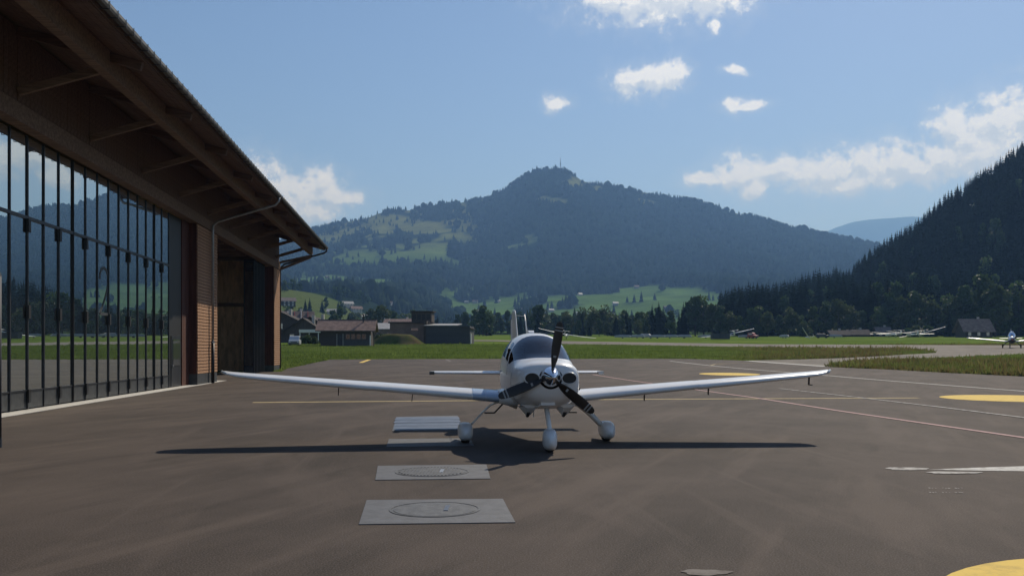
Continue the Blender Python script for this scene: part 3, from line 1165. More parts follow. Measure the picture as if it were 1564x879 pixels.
# the fixed strip with the personnel door at the far end
a, b = ms[-1] + .034, D_END
MB().box((XG - .06, a, .03), (XG + .02, b, Z_HEAD)).build('end_frame', M_black, DOOR)
MB().box((XG + .021, a + .25, .08), (XG + .05, b - .25, 2.35)).build('service_door', M_frame, DOOR)
MB().box((XG + .051, a + .45, 1.0), (XG + .075, b - .45, 2.2)).build('door_window', M_winglass, DOOR)
MB().box((XG + .051, a + .32, .95), (XG + .11, a + .42, 1.05)).build('door_handle', M_grey_metal, DOOR)
for k in range(4):
    y_ = D_END + .01 + (PIER1[0] - D_END - .04) / 4 * k
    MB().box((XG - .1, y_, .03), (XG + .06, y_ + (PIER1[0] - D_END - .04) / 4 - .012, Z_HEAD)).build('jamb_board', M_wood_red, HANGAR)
# numeral 2 on the glass
yc = (ms[13] + ms[14]) / 2 + .12
pts = [(-.40, 1.22), (-.36, 1.42), (-.22, 1.58), (0, 1.64), (.24, 1.57), (.40, 1.38), (.42, 1.15), (.33, .90), (.12, .58), (-.15, .25), (-.42, .0), (.45, .0)]
nb = MB()
for (a0, b0), (a1, b1) in zip(pts, pts[1:]):
    nb.bar((XG + .006, yc + a0 * 1.1, 3.0 + b0), (XG + .006, yc + a1 * 1.1, 3.0 + b1), .012, .10, up=(0, 0, 1)) if abs(a1 - a0) > abs(b1 - b0) else nb.bar((XG + .006, yc + a0 * 1.1, 3.0 + b0), (XG + .006, yc + a1 * 1.1, 3.0 + b1), .012, .10, up=(0, 1, 0))
nb.build('bay_number', M_kick, DOOR)

# folded leaves of the open bay, standing in its far half
y0 = s_at(388, XW - .4)
for k in range(8):
    y_ = y0 + (s_at(414, XW) - y0) * k / 8
    lf = MB().box((XG - .62, y_, .05), (XG + .1, y_ + .07, Z_HEAD - .05)).build('folded_leaf', M_frame, HANGAR)
    MB().box((XG - .54, y_ - .012, .65), (XG + .0, y_ - .002, Z_HEAD - .3)).build('pane', M_winglass, lf)
    MB().box((XG - .54, y_ - .014, .12), (XG + .0, y_ - .002, .55)).build('kick_panel', M_kick, lf)

# downpipes
def downpipe(s, x_wall):
    dp = MB()
    dp.tube([(XE + .12, s, ZE + .08), (XE + .10, s, ZE - .12), (XE - .05, s, ZE - .32), (x_wall + .4, s, ZE - 1.22), (x_wall + .16, s, ZE - 1.42), (x_wall + .14, s, ZE - 1.7), (x_wall + .14, s, 2.1)], .065, 10)
    o = dp.build('downpipe', M_grey_metal, HANGAR, smooth=True)
    MB().tube([(x_wall + .14, s, 2.1), (x_wall + .14, s, .02)], .085, 10).build('pipe_shoe', M_black, o, smooth=True)
    MB().tube([(x_wall + .14, s, 2.08), (x_wall + .14, s, 2.16)], .1, 10).build('pipe_collar', M_grey_metal, o)
    return o


downpipe(s_at(325, XW + .14), XW)
d2 = MB()
d2.tube([(XE + .12, S1 - .35, ZE + .08), (XE + .10, S1 - .35, ZE - .1), (XE - .05, S1 - .4, ZE - .24), (XW + .3, S_END + .25, ZE - 1.2), (XW + .02, S_END + .16, ZE - 1.5), (XW + .0, S_END + .14, ZE - 1.9), (XW + .0, S_END + .14, .02)], .07, 10)
d2.build('downpipe', M_dark_metal, HANGAR, smooth=True)
# gable end struts under the roof tip
for dz in (0, .55):
    MB().bar((XP + .1, S1 - .5 - dz, ZP - .1 - dz * .3), (XW - .1, S_END - .1, ZP - .75 - dz), .16, .18).build('strut', M_wood_beam, HANGAR)

# steel post at the left edge of the view
px_, py_ = ground_at(0, 683)
post = empty('steel_post', (px_ - .055, py_, 0), 0, 'dark blue-grey steel post standing on the asphalt before the glass doors', 'post')
M_post = simple('blue_grey_steel', (0.022, 0.025, 0.034), 0.7)
MB().tube([(0, 0, .16), (0, 0, 3.05)], .075, 14).build('shaft', M_post, post, smooth=True)
MB().tube([(0, 0, 3.05), (0, 0, 3.12)], [.075, .06], 14).build('cap', M_post, post)
MB().tube([(0, 0, 0), (0, 0, .16)], [.085, .085], 14).build('foot', M_post, post)

# ------------------------------------------------------------------ the parked aircraft
PROP_Y = 15.95
AIR = empty('light_aircraft', (0.649 + math.sin(YAW) * .35, PROP_Y - math.cos(YAW) * .35, 0), YAW,
            'white single-engine low-wing aircraft parked on the apron facing the viewer, black three-bladed propeller', 'aircraft')
# local axes: y from the spinner tip towards the tail, x to the viewer's right
ST = np.array([
    # y     w     zb    zt    zc    n
    (0.33, 0.20, 1.08, 1.44, 1.27, 2.0),
    (0.37, 0.40, 0.97, 1.49, 1.26, 2.4),
    (0.45, 0.49, 0.88, 1.525, 1.24, 2.7),
    (0.65, 0.54, 0.79, 1.56, 1.20, 2.8),
    (0.95, 0.58, 0.73, 1.58, 1.17, 2.8),
    (1.25, 0.605, 0.70, 1.61, 1.15, 2.7),
    (1.55, 0.615, 0.68, 1.76, 1.15, 2.6),
    (1.90, 0.635, 0.67, 1.93, 1.16, 2.5),
    (2.25, 0.645, 0.66, 2.035, 1.18, 2.5),
    (2.70, 0.645, 0.67, 2.065, 1.20, 2.5),
    (3.30, 0.61, 0.70, 2.02, 1.22, 2.5),
    (3.90, 0.50, 0.78, 1.86, 1.24, 2.4),
    (4.60, 0.36, 0.90, 1.62, 1.24, 2.3),
    (5.60, 0.21, 1.03, 1.43, 1.24, 2.2),
    (6.60, 0.10, 1.14, 1.34, 1.24, 2.0),
    (7.05, 0.04, 1.20, 1.30, 1.25, 2.0)])
yd = np.linspace(.33, 7.05, 400)
sd = []
for k in range(1, 6):
    v = np.interp(yd, ST[:, 0], ST[:, k])
    vp = np.pad(v, 9, mode='reflect', reflect_type='odd')
    v2 = np.convolve(vp, np.hanning(19) / np.hanning(19).sum(), 'valid')
    bl = smoothstep(yd, .55, .9)
    sd.append(v * (1 - bl) + v2 * bl)


def hull(y, th, grow=0.0):
    w, zb, zt, zc, n = [float(np.interp(y, yd, s)) for s in sd]
    c, s = math.cos(th), math.sin(th)
    e = 2.0 / n
    x = (w + grow) * math.copysign(abs(s) ** e, s)
    z = zc + ((zt - zc + grow) if c >= 0 else (zc - zb + grow)) * math.copysign(abs(c) ** e, c)
    return (x, y, z)


TW = R(66)
half = [R(d) for d in (0, 7, 14, 21, 28, 33, 38, 45, 52, 59, 66, 72, 79, 86, 93, 100, 108, 117, 126, 136, 147, 158, 169, 180)]
ths = [-t for t in half[::-1]][:-1] + half
i38, i66 = half.index(R(38)), half.index(R(66))


def row_y(th):
    a = min(1.0, abs(th) / TW) ** 2
    fade = 1.0 if abs(th) <= TW else max(0.0, 1 - (abs(th) - TW) / R(40))
    yb = 1.16 + .50 * a * fade
    yt = 2.16 - .40 * a
    if fade < 1: yt = max(yt, yb + .1)
    rows = [.33, .345, .37, .41, .47]
    rows += [.47 + (yb - .47) * (k / 8) for k in range(1, 9)]
    nb = len(rows) - 1
    rows += [yb + (yt - yb) * k / 7 for k in range(1, 8)]
    nt = len(rows) - 1
    y1 = yt + .075
    rows.append(y1)
    rows += [y1 + (2.78 - y1) * k / 5 for k in range(1, 6)]
    rows += [2.88] + [2.88 + .62 * k / 4 for k in range(1, 5)]
    rows += [3.5 + 3.55 * k / 16 for k in range(1, 17)]
    return rows, nb, nt


rows = [row_y(t)[0] for t in ths]
_, nb_, nt_ = row_y(0)
NR, NC = len(rows[0]), len(ths)
hv = [hull(rows[j][i], ths[j]) for i in range(NR) for j in range(NC)]
body_f, wind_f, door_f = [], [], []
for i in range(NR - 1):
    for j in range(NC - 1):
        f = (i * NC + j, i * NC + j + 1, (i + 1) * NC + j + 1, (i + 1) * NC + j)
        t = max(abs(ths[j]), abs(ths[j + 1]))
        tm = abs(ths[j] + ths[j + 1]) / 2
        if nb_ <= i < nt_ and t <= TW + 1e-6:
            wind_f.append(f)
        elif (nt_ + 1 <= i < nt_ + 6 or nt_ + 7 <= i < nt_ + 11) and R(38) < tm < TW:
            door_f.append(f)
        else:
            body_f.append(f)


def sub_mesh(name, faces, m, parent, smooth=True):
    ids = sorted({i for f in faces for i in f})
    mp = {i: k for k, i in enumerate(ids)}
    return obj(name, [hv[i] for i in ids], [tuple(mp[i] for i in f) for f in faces], m, parent, smooth)


FUS = sub_mesh('fuselage', body_f, M_white, AIR)
sub_mesh('windshield', wind_f, M_canopy, AIR)
for sgn in (-1, 1):
    for lo, hi in ((nt_ + 1, nt_ + 6), (nt_ + 7, nt_ + 11)):
        fs = [f for f in door_f if lo <= f[0] // NC < hi and hv[f[0]][0] * sgn > 0]
        sub_mesh('side_window', fs, M_canopy, AIR)
# dark cabin lining, glare shield, seats
lin = MB()
lin.loft([[hull(y, R(d), -.035) for d in range(70, 291, 20)] + [hull(y, R(70), -.035)] for y in (1.3, 1.7, 2.2, 2.8, 3.4)], cap=False)
lin.build('cabin_lining', M_leather, AIR, smooth=True)
gs = MB()
gs.loft([[(-.5, 1.30, 1.50), (.5, 1.30, 1.50), (.5, 1.30, 1.47), (-.5, 1.30, 1.47)], [(-.53, 1.75, 1.52), (.53, 1.75, 1.52), (.53, 1.75, 1.48), (-.53, 1.75, 1.48)]])
gs.box((-.52, 1.75, 1.1), (.52, 1.80, 1.515))
gs.build('instrument_panel', M_black, AIR)
MB().bar((-.30, 1.62, 1.64), (.02, 1.60, 1.665), .09, .012).build('pale_sliver', M_white_flat, AIR)  # thin white sliver behind the windshield
for sx_ in (-.3, .3):
    st = MB()
    st.loft([[(sx_ - .22, 2.55, 1.0), (sx_ + .22, 2.55, 1.0), (sx_ + .22, 2.67, 1.0), (sx_ - .22, 2.67, 1.0)],
             [(sx_ - .22, 2.66, 1.35), (sx_ + .22, 2.66, 1.35), (sx_ + .22, 2.78, 1.35), (sx_ - .22, 2.78, 1.35)],
             [(sx_ - .17, 2.74, 1.62), (sx_ + .17, 2.74, 1.62), (sx_ + .17, 2.84, 1.62), (sx_ - .17, 2.84, 1.62)]])
    st.box((sx_ - .23, 2.05, .92), (sx_ + .23, 2.58, 1.05))
    seat = st.build('seat', M_leather, AIR)
    bevel(seat, .03, 3)
    h = MB().box((sx_ - .12, 2.76, 1.64), (sx_ + .12, 2.84, 1.82)).build('headrest', M_leather, seat)
    bevel(h, .03, 3)

# air inlets in the cowling
for sx_ in (-.315, .315):
    lip = MB()
    ell = lambda rx, rz, y, n=28: [(sx_ + rx * math.cos(2 * math.pi * k / n), y, 1.262 + rz * math.sin(2 * math.pi * k / n)) for k in range(n)]
    lip.loft([ell(.150, .118, .50), ell(.146, .114, .40), ell(.138, .106, .335), ell(.127, .096, .318), ell(.119, .088, .326), ell(.115, .084, .36)], cap=False)
    l_ = lip.build('inlet_lip', M_white, AIR, smooth=True)
    dk = MB()
    dk.loft([ell(.1175, .0865, .330), ell(.10, .07, .334)])
    dk.build('inlet_shade_disc', M_black, l_)  # black disc painted for the shaded depth of the inlet, no hole behind
# lower cowl outlet lips with exhaust pipes
for sx_ in (-.30, .34):
    fx_ = MB()
    fx_.loft([[(sx_ - .16, .75, .80), (sx_ + .16, .75, .80), (sx_ + .05, .78, .74), (sx_ - .05, .78, .74)],
              [(sx_ - .16, 1.05, .75), (sx_ + .16, 1.05, .75), (sx_ + .04, 1.05, .60), (sx_ - .04, 1.05, .60)],
              [(sx_ - .15, 1.45, .74), (sx_ + .15, 1.45, .74), (sx_ + .04, 1.42, .66), (sx_ - .04, 1.42, .66)]])
    o = fx_.build('cowl_outlet', M_white, AIR)
    MB().tube([(sx_, .95, .66), (sx_, 1.15, .585)], .035, 10).build('exhaust_pipe', M_dark_metal, o, smooth=True)
MB().loft([[(-.14, .52, .86), (.10, .52, .86), (.10, .52, .80), (-.14, .52, .80)], [(-.20, .9, .77), (.16, .9, .77), (.16, .9, .715), (-.20, .9, .715)]]).build('lower_scoop', M_white, AIR)
# small blade antenna and pitot under the nose, hinge pins
MB().bar((-.12, 1.7, .70), (-.12, 1.76, .52), .012, .05, up=(0, 1, 0)).build('belly_antenna', M_white_flat, AIR)


def airfoil(c, tk, n=14):
    xs_ = [0.5 * (1 - math.cos(math.pi * k / n)) for k in range(n + 1)]
    yt = lambda x: 5 * tk * (0.2969 * math.sqrt(x) - 0.126 * x - 0.3516 * x * x + 0.2843 * x ** 3 - 0.1036 * x ** 4)
    cam_ = lambda x: 0.02 * (1 - (2 * x - .8) ** 2)
    up = [(x * c, (cam_(x) + yt(x)) * c) for x in xs_[::-1]]
    lo = [(x * c, (cam_(x) - yt(x)) * c) for x in xs_[1:-1]]
    return up + lo


def wing(sgn):
    secs = []
    # span x, LE y, chord, z, thickness, nose-down twist
    data = [(.50, 1.80, 1.50, .815, .155), (.70, 1.82, 1.46, .835, .15), (1.2, 1.86, 1.38, .878, .15), (2.2, 1.93, 1.24, .965, .145), (3.05, 1.985, 1.13, 1.04, .14),
            (3.10, 1.965, 1.15, 1.038, .14), (4.2, 2.04, 1.0, 1.135, .135), (5.2, 2.11, .86, 1.225, .13), (5.50, 2.16, .78, 1.257, .12),
            (5.66, 2.24, .64, 1.285, .11), (5.77, 2.36, .45, 1.315, .10), (5.82, 2.5, .22, 1.335, .09)]
    for x, le, c, z, tk in data:
        ring = [(sgn * x, le + a, z + b + .022 * a) for a, b in airfoil(c, tk)]
        secs.append(ring if sgn > 0 else ring[::-1])
    mb = MB()
    mb.loft(secs)
    w_ = mb.build('wing', M_white, AIR, smooth=True)
    w_.data.polygons.foreach_set('use_smooth', [len(p.vertices) == 4 for p in w_.data.polygons])

    def at(x):
        for (x0, l0, c0, z0, t0), (x1, l1, c1, z1, t1) in zip(data, data[1:]):
            if x0 <= x <= x1:
                t = (x - x0) / (x1 - x0)
                return l0 + (l1 - l0) * t, c0 + (c1 - c0) * t, z0 + (z1 - z0) * t
    xsb = {-1: (2.32, 3.70), 1: (2.15, 3.42, 5.45)}[sgn]
    for x in xsb:
        le, c, z = at(x)
        b = MB()
        b.bar((sgn * x, le + c * .55, z - .04), (sgn * (x + .015), le + c * .62, z - .20), .016, .05, up=(0, 1, 0))
        if x > 5: b.bar((sgn * (x + .01), le + c * .62, z - .20), (sgn * (x + .09), le + c * .62, z - .21), .02, .02)
        b.build('hinge_bracket', M_dark_metal, w_)
    # aileron and flap, split off by a narrow gap line standing proud of the skin
    for nm, xa, xb in (('flap', .75, 3.0), ('aileron', 3.15, 5.35)):
        fm = MB()
        rr = []
        for x in np.linspace(xa, xb, 8):
            le, c, z = at(float(x))
            pr = [p for p in airfoil(c, .15) if p[0] > .74 * c]
            up = [(sgn * x, le + a, z + b + .022 * a + .003) for a, b in pr if b >= .012 * c * 0 + 0]
            rr.append([(sgn * x, le + .745 * c, z + .073 * c * .9 + .022 * .745 * c - .006), (sgn * x, le + .85 * c, z + .045 * c + .019 * c + .001), (sgn * x, le + 1.01 * c, z + .022 * c + .006),
                       (sgn * x, le + 1.01 * c, z + .022 * c - .006), (sgn * x, le + .85 * c, z - .020 * c + .019 * c), (sgn * x, le + .745 * c, z - .032 * c + .016 * c)])
        fm.loft(rr)
        fm.build(nm, M_white, w_)
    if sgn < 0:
        # leading edge next to the root, skinned blue to paint in the sky's reflection
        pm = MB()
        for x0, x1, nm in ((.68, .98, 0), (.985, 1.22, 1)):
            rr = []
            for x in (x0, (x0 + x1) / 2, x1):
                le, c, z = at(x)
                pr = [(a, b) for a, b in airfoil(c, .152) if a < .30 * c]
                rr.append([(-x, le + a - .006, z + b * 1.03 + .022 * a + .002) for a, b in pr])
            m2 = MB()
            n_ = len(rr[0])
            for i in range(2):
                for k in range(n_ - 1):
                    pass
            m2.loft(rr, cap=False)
            m2.build('sky_reflection_skin', M_sky_reflection, w_, smooth=True)
    # lamp in the wing tip
    le, c, z = at(5.7)
    MB().tube([(sgn * 5.68, 2.24, 1.30), (sgn * 5.80, 2.42, 1.335)], [.02, .03], 8).build('tip_lamp', M_lamp, w_, smooth=True)
    # root fairing
    fr = MB()
    rr = []
    for x, gx, tk in ((.42, .22, .23), (.56, .10, .19), (.74, .02, .155)):
        rr.append([(sgn * x, 1.80 - gx + a, .82 + .017 * (x - .5) * 10 * .3 + b + .022 * a) for a, b in airfoil(1.5 + 2 * gx, tk)])
    fr.loft(rr)
    fr.build('wing_root_fairing', M_white, w_, smooth=True)
    return w_


wing(-1)
wing(1)

# tail
for sgn in (-1, 1):
    mb = MB()
    rr = []
    for x, le, c, z in ((.06, 5.70, .86, 1.205), (1.0, 5.80, .74, 1.212), (1.84, 5.90, .62, 1.220), (1.95, 5.95, .52, 1.224)):
        rr.append([(sgn * x, le + a, z + b - .006) for a, b in airfoil(c, .11)])
    mb.loft(rr)
    o = mb.build('stabiliser', M_white, AIR, smooth=True)
    MB().box((min(sgn * 1.86, sgn * 1.97), 5.78, 1.185), (max(sgn * 1.86, sgn * 1.97), 6.0, 1.255)).build('elevator_horn', M_kick if sgn < 0 else M_white, o)
fin = MB()
rr = []
for z, le, c, tk, xo in ((1.30, 5.05, 1.85, .045, 0), (1.75, 5.62, 1.32, .048, 0), (2.2, 5.98, 1.02, .052, 0), (2.52, 6.20, .82, .054, 0), (2.62, 6.30, .66, .052, 0), (2.67, 6.45, .42, .05, 0)):
    rr.append([(b - .02 * c * 0, le + a, z) for a, b in airfoil(c, tk)])
fin.loft(rr)
FIN = fin.build('fin', M_white, AIR, smooth=True)
MB().box((-.022, 6.95, 1.42), (.022, 7.08, 2.45)).build('rudder', M_white, FIN)

# roof antenna, fairing and the wire to the fin
am = MB()
am.loft([[(-.06, 3.05, 2.03), (.06, 3.05, 2.03), (.05, 3.08, 2.09), (-.05, 3.08, 2.09)], [(-.07, 3.2, 2.02), (.07, 3.2, 2.02), (.06, 3.2, 2.12), (-.06, 3.2, 2.12)], [(-.05, 3.5, 1.97), (.05, 3.5, 1.97), (.04, 3.48, 2.10), (-.04, 3.48, 2.10)]])
ANT = am.build('antenna_fairing', M_white, AIR)
MB().tube([(-.05, 3.40, 2.06), (-.075, 3.62, 2.45)], [.017, .010], 8).build('antenna_mast', M_white_flat, AIR, smooth=True)
MB().tube([(-.075, 3.61, 2.42), (-.04, 5.0, 2.475), (0, 6.22, 2.53)], .006, 6).build('antenna_wire', M_white_flat, AIR)

# propeller
PRO = empty('propeller', (0, .34, 1.284))
PRO.parent = AIR
sp = MB()
prof_s = [(-.345, .004), (-.335, .022), (-.31, .045), (-.27, .072), (-.21, .105), (-.14, .137), (-.07, .163), (0, .180), (.015, .182), (.02, .170)]
sp.loft([[(r * math.cos(2 * math.pi * k / 40), y, r * math.sin(2 * math.pi * k / 40)) for k in range(40)] for y, r in prof_s])
sp.build('spinner', M_chrome, PRO, smooth=True)
bl_secs = [(.12, .06, .05, 62), (.18, .10, .036, 50), (.28, .150, .028, 38), (.42, .175, .022, 29), (.56, .180, .018, 23), (.68, .174, .014, 19), (.78, .158, .012, 16), (.86, .136, .010, 14), (.915, .098, .008, 13), (.94, .045, .006, 13)]


def blade_ring(r, w, t, tw, g=0.0):
    pts_ = []
    for k in range(12):
        a = 2 * math.pi * k / 12
        c, s = math.cos(a) * (w / 2 + g), math.sin(a) * (t / 2 + g) 
        ct, st_ = math.cos(R(tw)), math.sin(R(tw))
        pts_.append((c * ct - s * st_ + .010, c * st_ + s * ct - .03, r))
    return pts_


bl_me = st_me = None
for k, ang in enumerate((9, 129, 249)):
    if bl_me is None:
        bl = MB().loft([blade_ring(*s) for s in bl_secs]).build('blade', M_blade, PRO, smooth=True)
        bl_me = bl.data
        stp = MB()
        for r0 in (.775, .828):
            q = lambda r: [float(np.interp(r, [s[0] for s in bl_secs], [s[i] for s in bl_secs])) for i in (1, 2, 3)]
            stp.loft([blade_ring(r0, *q(r0), .0012), blade_ring(r0 + .024, *q(r0 + .024), .0012)])
        s_o = stp.build('tip_stripe', M_stripe, bl, smooth=True)
        lg = MB().box((-.022, -.075, .33), (.030, -.069, .365)).build('blade_sticker', M_stripe, bl)
    else:
        bl = bl0.copy(); COL.objects.link(bl); bl.parent = PRO
        for ch in list(bl0.children):
            c = ch.copy(); COL.objects.link(c); c.parent = bl
    if k == 0: bl0 = bl
    bl.rotation_euler = (0, R(ang), 0)


# landing gear
def pant(x, y, w, h, L, parent_name, turn=0):
    g = empty(parent_name, (x, y, 0), R(turn))
    g.parent = AIR
    secs = []
    for t, ww, hh, zc in ((-.5, .03, .03, .20), (-.47, .35, .35, .20), (-.38, .72, .70, .205), (-.22, .96, .94, .215), (0, 1, 1, .22), (.25, .86, .86, .225), (.55, .55, .60, .24), (.8, .25, .32, .26), (.98, .05, .06, .275)):
        ring = []
        for k in range(20):
            a = 2 * math.pi * k / 20
            c, s = math.cos(a), math.sin(a)
            ring.append((w / 2 * ww * math.copysign(abs(c) ** .7, c), t * L, zc + h / 2 * hh * math.copysign(abs(s) ** .7, s)))
        secs.append(ring)
    MB().loft(secs).build('wheel_pant', M_white, g, smooth=True)
    ty = MB()
    ty.loft([[(xx, .0 + rr * math.cos(2 * math.pi * k / 28), .19 + rr * math.sin(2 * math.pi * k / 28)) for k in range(28)] for xx, rr in ((-.075, .12), (-.078, .165), (-.055, .186), (0, .19), (.055, .186), (.078, .165), (.075, .12))])
    ty.build('tyre', M_rubber, g, smooth=True)
    return g


gm = pant(-1.34, 2.32, .285, .34, .85, 'main_gear')
gm2 = pant(1.36, 2.42, .285, .34, .85, 'main_gear')
gn = pant(.02, .62, .25, .37, .75, 'nose_gear', -4)
for sgn, g in ((-1, gm), (1, gm2)):
    gx, gy = g.location.x, g.location.y
    pts_ = [(sgn * .62, 2.42, .80), (sgn * .86, 2.42, .70), (sgn * 1.02, 2.40, .55), (sgn * 1.24, 2.38, .32)]
    lg = MB()
    rr = []
    for (a, b, c), w_, t_ in zip(pts_, (.22, .16, .12, .10), (.19, .10, .075, .065)):
        rr.append([(a - gx + t_ * .7 * math.cos(q) - 0 * sgn, b - gy + w_ * math.sin(q), c + t_ * .4 * math.cos(q)) for q in [2 * math.pi * k / 12 for k in range(12)]])
    lg.loft(rr)
    lg.build('gear_leg', M_white, g, smooth=True)
MB().tube([(-.035, .28, .74), (-.01, .13, .50), (.015, .02, .30)], [.046, .042, .038], 12).build('strut', M_white, gn, smooth=True)
MB().tube([(-.062, .30, .70), (.055, .02, .26)], .010, 8).build('brake_hose', M_dark_metal, gn)
# boarding steps
for sgn in (-1, 1):
    MB().tube([(sgn * .50, 3.15, .74), (sgn * .72, 3.2, .50), (sgn * .92, 3.2, .50)], .017, 8).build('boarding_step', M_dark_metal, AIR)
# door line and cowl seams: thin recessed joints shown by narrow gaskets
for y_ in (1.14,):
    jm = MB()
    jm.tube([hull(y_ + .0, R(d), .0005) for d in range(-150, 151, 6) if abs(d) > 66], .003, 4)
    jm.build('cowl_seam', M_kick, AIR)
for sgn in (-1, 1):
    jm = MB()
    jm.tube([hull(y_, sgn * R(92), .0004) for y_ in np.linspace(.50, 1.14, 9)], .003, 4)
    jm.build('cowl_seam', M_kick, AIR)
for sgn in (-1, 1):
    jm = MB()
    jm.tube([hull(y_, sgn * R(d), .0005) for y_, d in ((1.78, 68), (1.70, 80), (1.72, 100), (1.80, 112), (2.2, 116), (2.62, 114), (2.80, 100), (2.83, 80), (2.83, 68))], .0035, 4)
    d_ = jm.build('door_seam', M_kick, AIR)
    MB().bar(hull(2.45, sgn * R(84), .012), hull(2.62, sgn * R(84), .012), .03, .02).build('door_handle', M_grey_metal, d_)
    MB().bar(hull(.9, sgn * R(98), .006), hull(1.02, sgn * R(100), .006), .05, .012).build('cowl_vent', M_black, AIR)


# ------------------------------------------------------------------ the other aircraft at the right edge
def small_plane():
    px_, py_ = ground_at(1546, 531.3)
    P = empty('light_aircraft', (px_, py_, float(gz(py_)) - .0), R(-26), 'white low-wing aircraft on the taxiway at the right edge, dark belly and bubble canopy', 'aircraft')
    P.scale = (1.06, 1.06, 1.28)
    secs, low = [], []
    for y, w, zb, zt in ((-.2, .16, .95, 1.25), (0, .34, .78, 1.42), (.6, .46, .66, 1.52), (1.4, .54, .58, 1.55), (2.2, .56, .58, 1.58), (3.2, .44, .72, 1.5), (4.6, .24, .95, 1.4), (6.2, .08, 1.15, 1.32)):
        zc = (zb + zt) / 2
        secs.append([(w * math.cos(a), y, zc + (zt - zc) * math.sin(a)) for a in [2 * math.pi * k / 20 for k in range(20)]])
    f = MB().loft(secs).build('fuselage', M_white, P, smooth=True)
    m2 = MB()
    m2.loft([[(w * 1.01 * math.cos(a), y, (zb + zt) / 2 + (zt - zb) / 2 * 1.01 * math.sin(a)) for a in [R(190 + 160 * k / 10) for k in range(11)]] for y, w, zb, zt in ((-.2, .17, .94, 1.26), (0, .35, .77, 1.42), (.6, .47, .65, 1.52), (1.4, .55, .57, 1.55), (2.2, .57, .57, 1.58), (3.2, .45, .71, 1.5))], cap=False)
    m2.build('belly', M_kick, P, smooth=True)
    cn = MB()
    cn.loft([[(w * math.cos(a), y, 1.45 + h * math.sin(a)) for a in [math.pi * k / 14 for k in range(15)]] for y, w, h in ((1.2, .30, .06), (1.45, .46, .42), (1.9, .52, .70), (2.5, .50, .74), (3.1, .38, .50), (3.6, .2, .08))], cap=False)
    cn.build('canopy', M_canopy, P, smooth=True)
    MB().tube([(.52 * math.cos(math.pi * k / 10), 1.75, 1.45 + .62 * math.sin(math.pi * k / 10)) for k in range(11)], .045, 6).build('canopy_frame', M_white_flat, P)
    for sgn in (-1, 1):
        rr = []
        for x, le, c, z in ((.4, 1.35, 1.5, .80), (1.0, 1.4, 1.45, .86), (6.0, 1.7, .9, 1.30), (6.3, 1.85, .6, 1.35)):
            rr.append([(sgn * x, le + a, z + b) for a, b in airfoil(c, .15)])
        MB().loft(rr).build('wing', M_white, P, smooth=True)
        MB().loft([[(sgn * x, 5.5 + a, 1.3 + b) for a, b in airfoil(c, .1)] for x, c in ((.05, .8), (1.6, .55))]).build('stabiliser', M_white, P)
        g = MB().tube([(sgn * .7, 2.0, .80), (sgn * 1.25, 2.0, .24)], .06, 8).build('gear_leg', M_kick, P)
        MB().tube([(sgn * 1.25 - .09, 2.0, .24), (sgn * 1.25 + .09, 2.0, .24)], .24, 16).build('wheel', M_rubber, P)
    MB().tube([(-.3, .35, .7), (-.3, .30, .24)], .05, 8).build('nose_strut', M_kick, P)
    MB().tube([(-.37, .30, .22), (-.23, .30, .22)], .22, 16).build('nose_wheel', M_rubber, P)
    MB().loft([[(b, 5.3 + .5 * (z - 1.3) + a, z) for a, b in airfoil(c, .08)] for z, c in ((1.3, 1.2), (2.5, .7))]).build('fin', M_white, P)
    MB().tube([(0, -.45, 1.1), (0, -.3, 1.1), (0, -.2, 1.1)], [.02, .1, .16], 14).build('spinner', M_red, P)
    MB().bar((-.8, -.26, .75), (.8, -.26, 1.45), .04, .14, up=(0, 0, 1)).build('propeller', M_blade, P)
    for sx_ in (-.24, .24):
        MB().box((sx_ - .2, 2.3, 1.0), (sx_ + .2, 2.45, 1.85)).build('seat', M_red if sx_ > 0 else M_leather, P)


small_plane()


# ------------------------------------------------------------------ gliders, trailers and vehicles by the wood
def make_glider():
    g = empty('glider', (0, 0, 0), 0)
    secs = []
    for y, w, zb, zt in ((0, .03, .5, .56), (.15, .16, .38, .68), (.7, .30, .28, .92), (1.5, .33, .25, 1.12), (2.4, .28, .33, 1.08), (3.2, .16, .5, .9), (5, .10, .60, .80), (7.0, .06, .66, .80)):
        zc = (zb + zt) / 2
        secs.append([(w * math.cos(a), y, zc + (zt - zc) * math.sin(a)) for a in [2 * math.pi * k / 14 for k in range(14)]])
    MB().loft(secs).build('fuselage', M_white_flat, g, smooth=True)
    MB().loft([[(w * math.cos(a), y, z + h * math.sin(a)) for a in [math.pi * k / 10 for k in range(11)]] for y, w, z, h in ((.45, .1, .84, .03), (.8, .26, .85, .18), (1.4, .30, .95, .24), (2.1, .2, 1.04, .06))], cap=False).build('canopy', M_winglass, g, smooth=True)
    for sgn in (-1, 1):
        MB().loft([[(sgn * x, y + a, z + b) for a, b in airfoil(c, .14, 8)] for x, y, c, z in ((.1, 1.9, .95, 1.0), (4, 1.95, .82, 1.12), (7.2, 2.1, .5, 1.3), (7.5, 2.2, .32, 1.36))]).build('wing', M_white_flat, g, smooth=True)
        MB().loft([[(sgn * x, 6.55 + a, 1.78 + b) for a, b in airfoil(c, .1, 6)] for x, c in ((.02, .55), (1.25, .38))]).build('tailplane', M_white_flat, g, smooth=True)
    MB().loft([[(b, y + a, z) for a, b in airfoil(c, .1, 6)] for z, y, c in ((.7, 6.2, .95), (1.8, 6.5, .62))]).build('fin', M_white_flat, g, smooth=True)
    MB().tube([(-.06, 1.7, .2), (.06, 1.7, .2)], .2, 14).build('wheel', M_rubber, g)
    return g


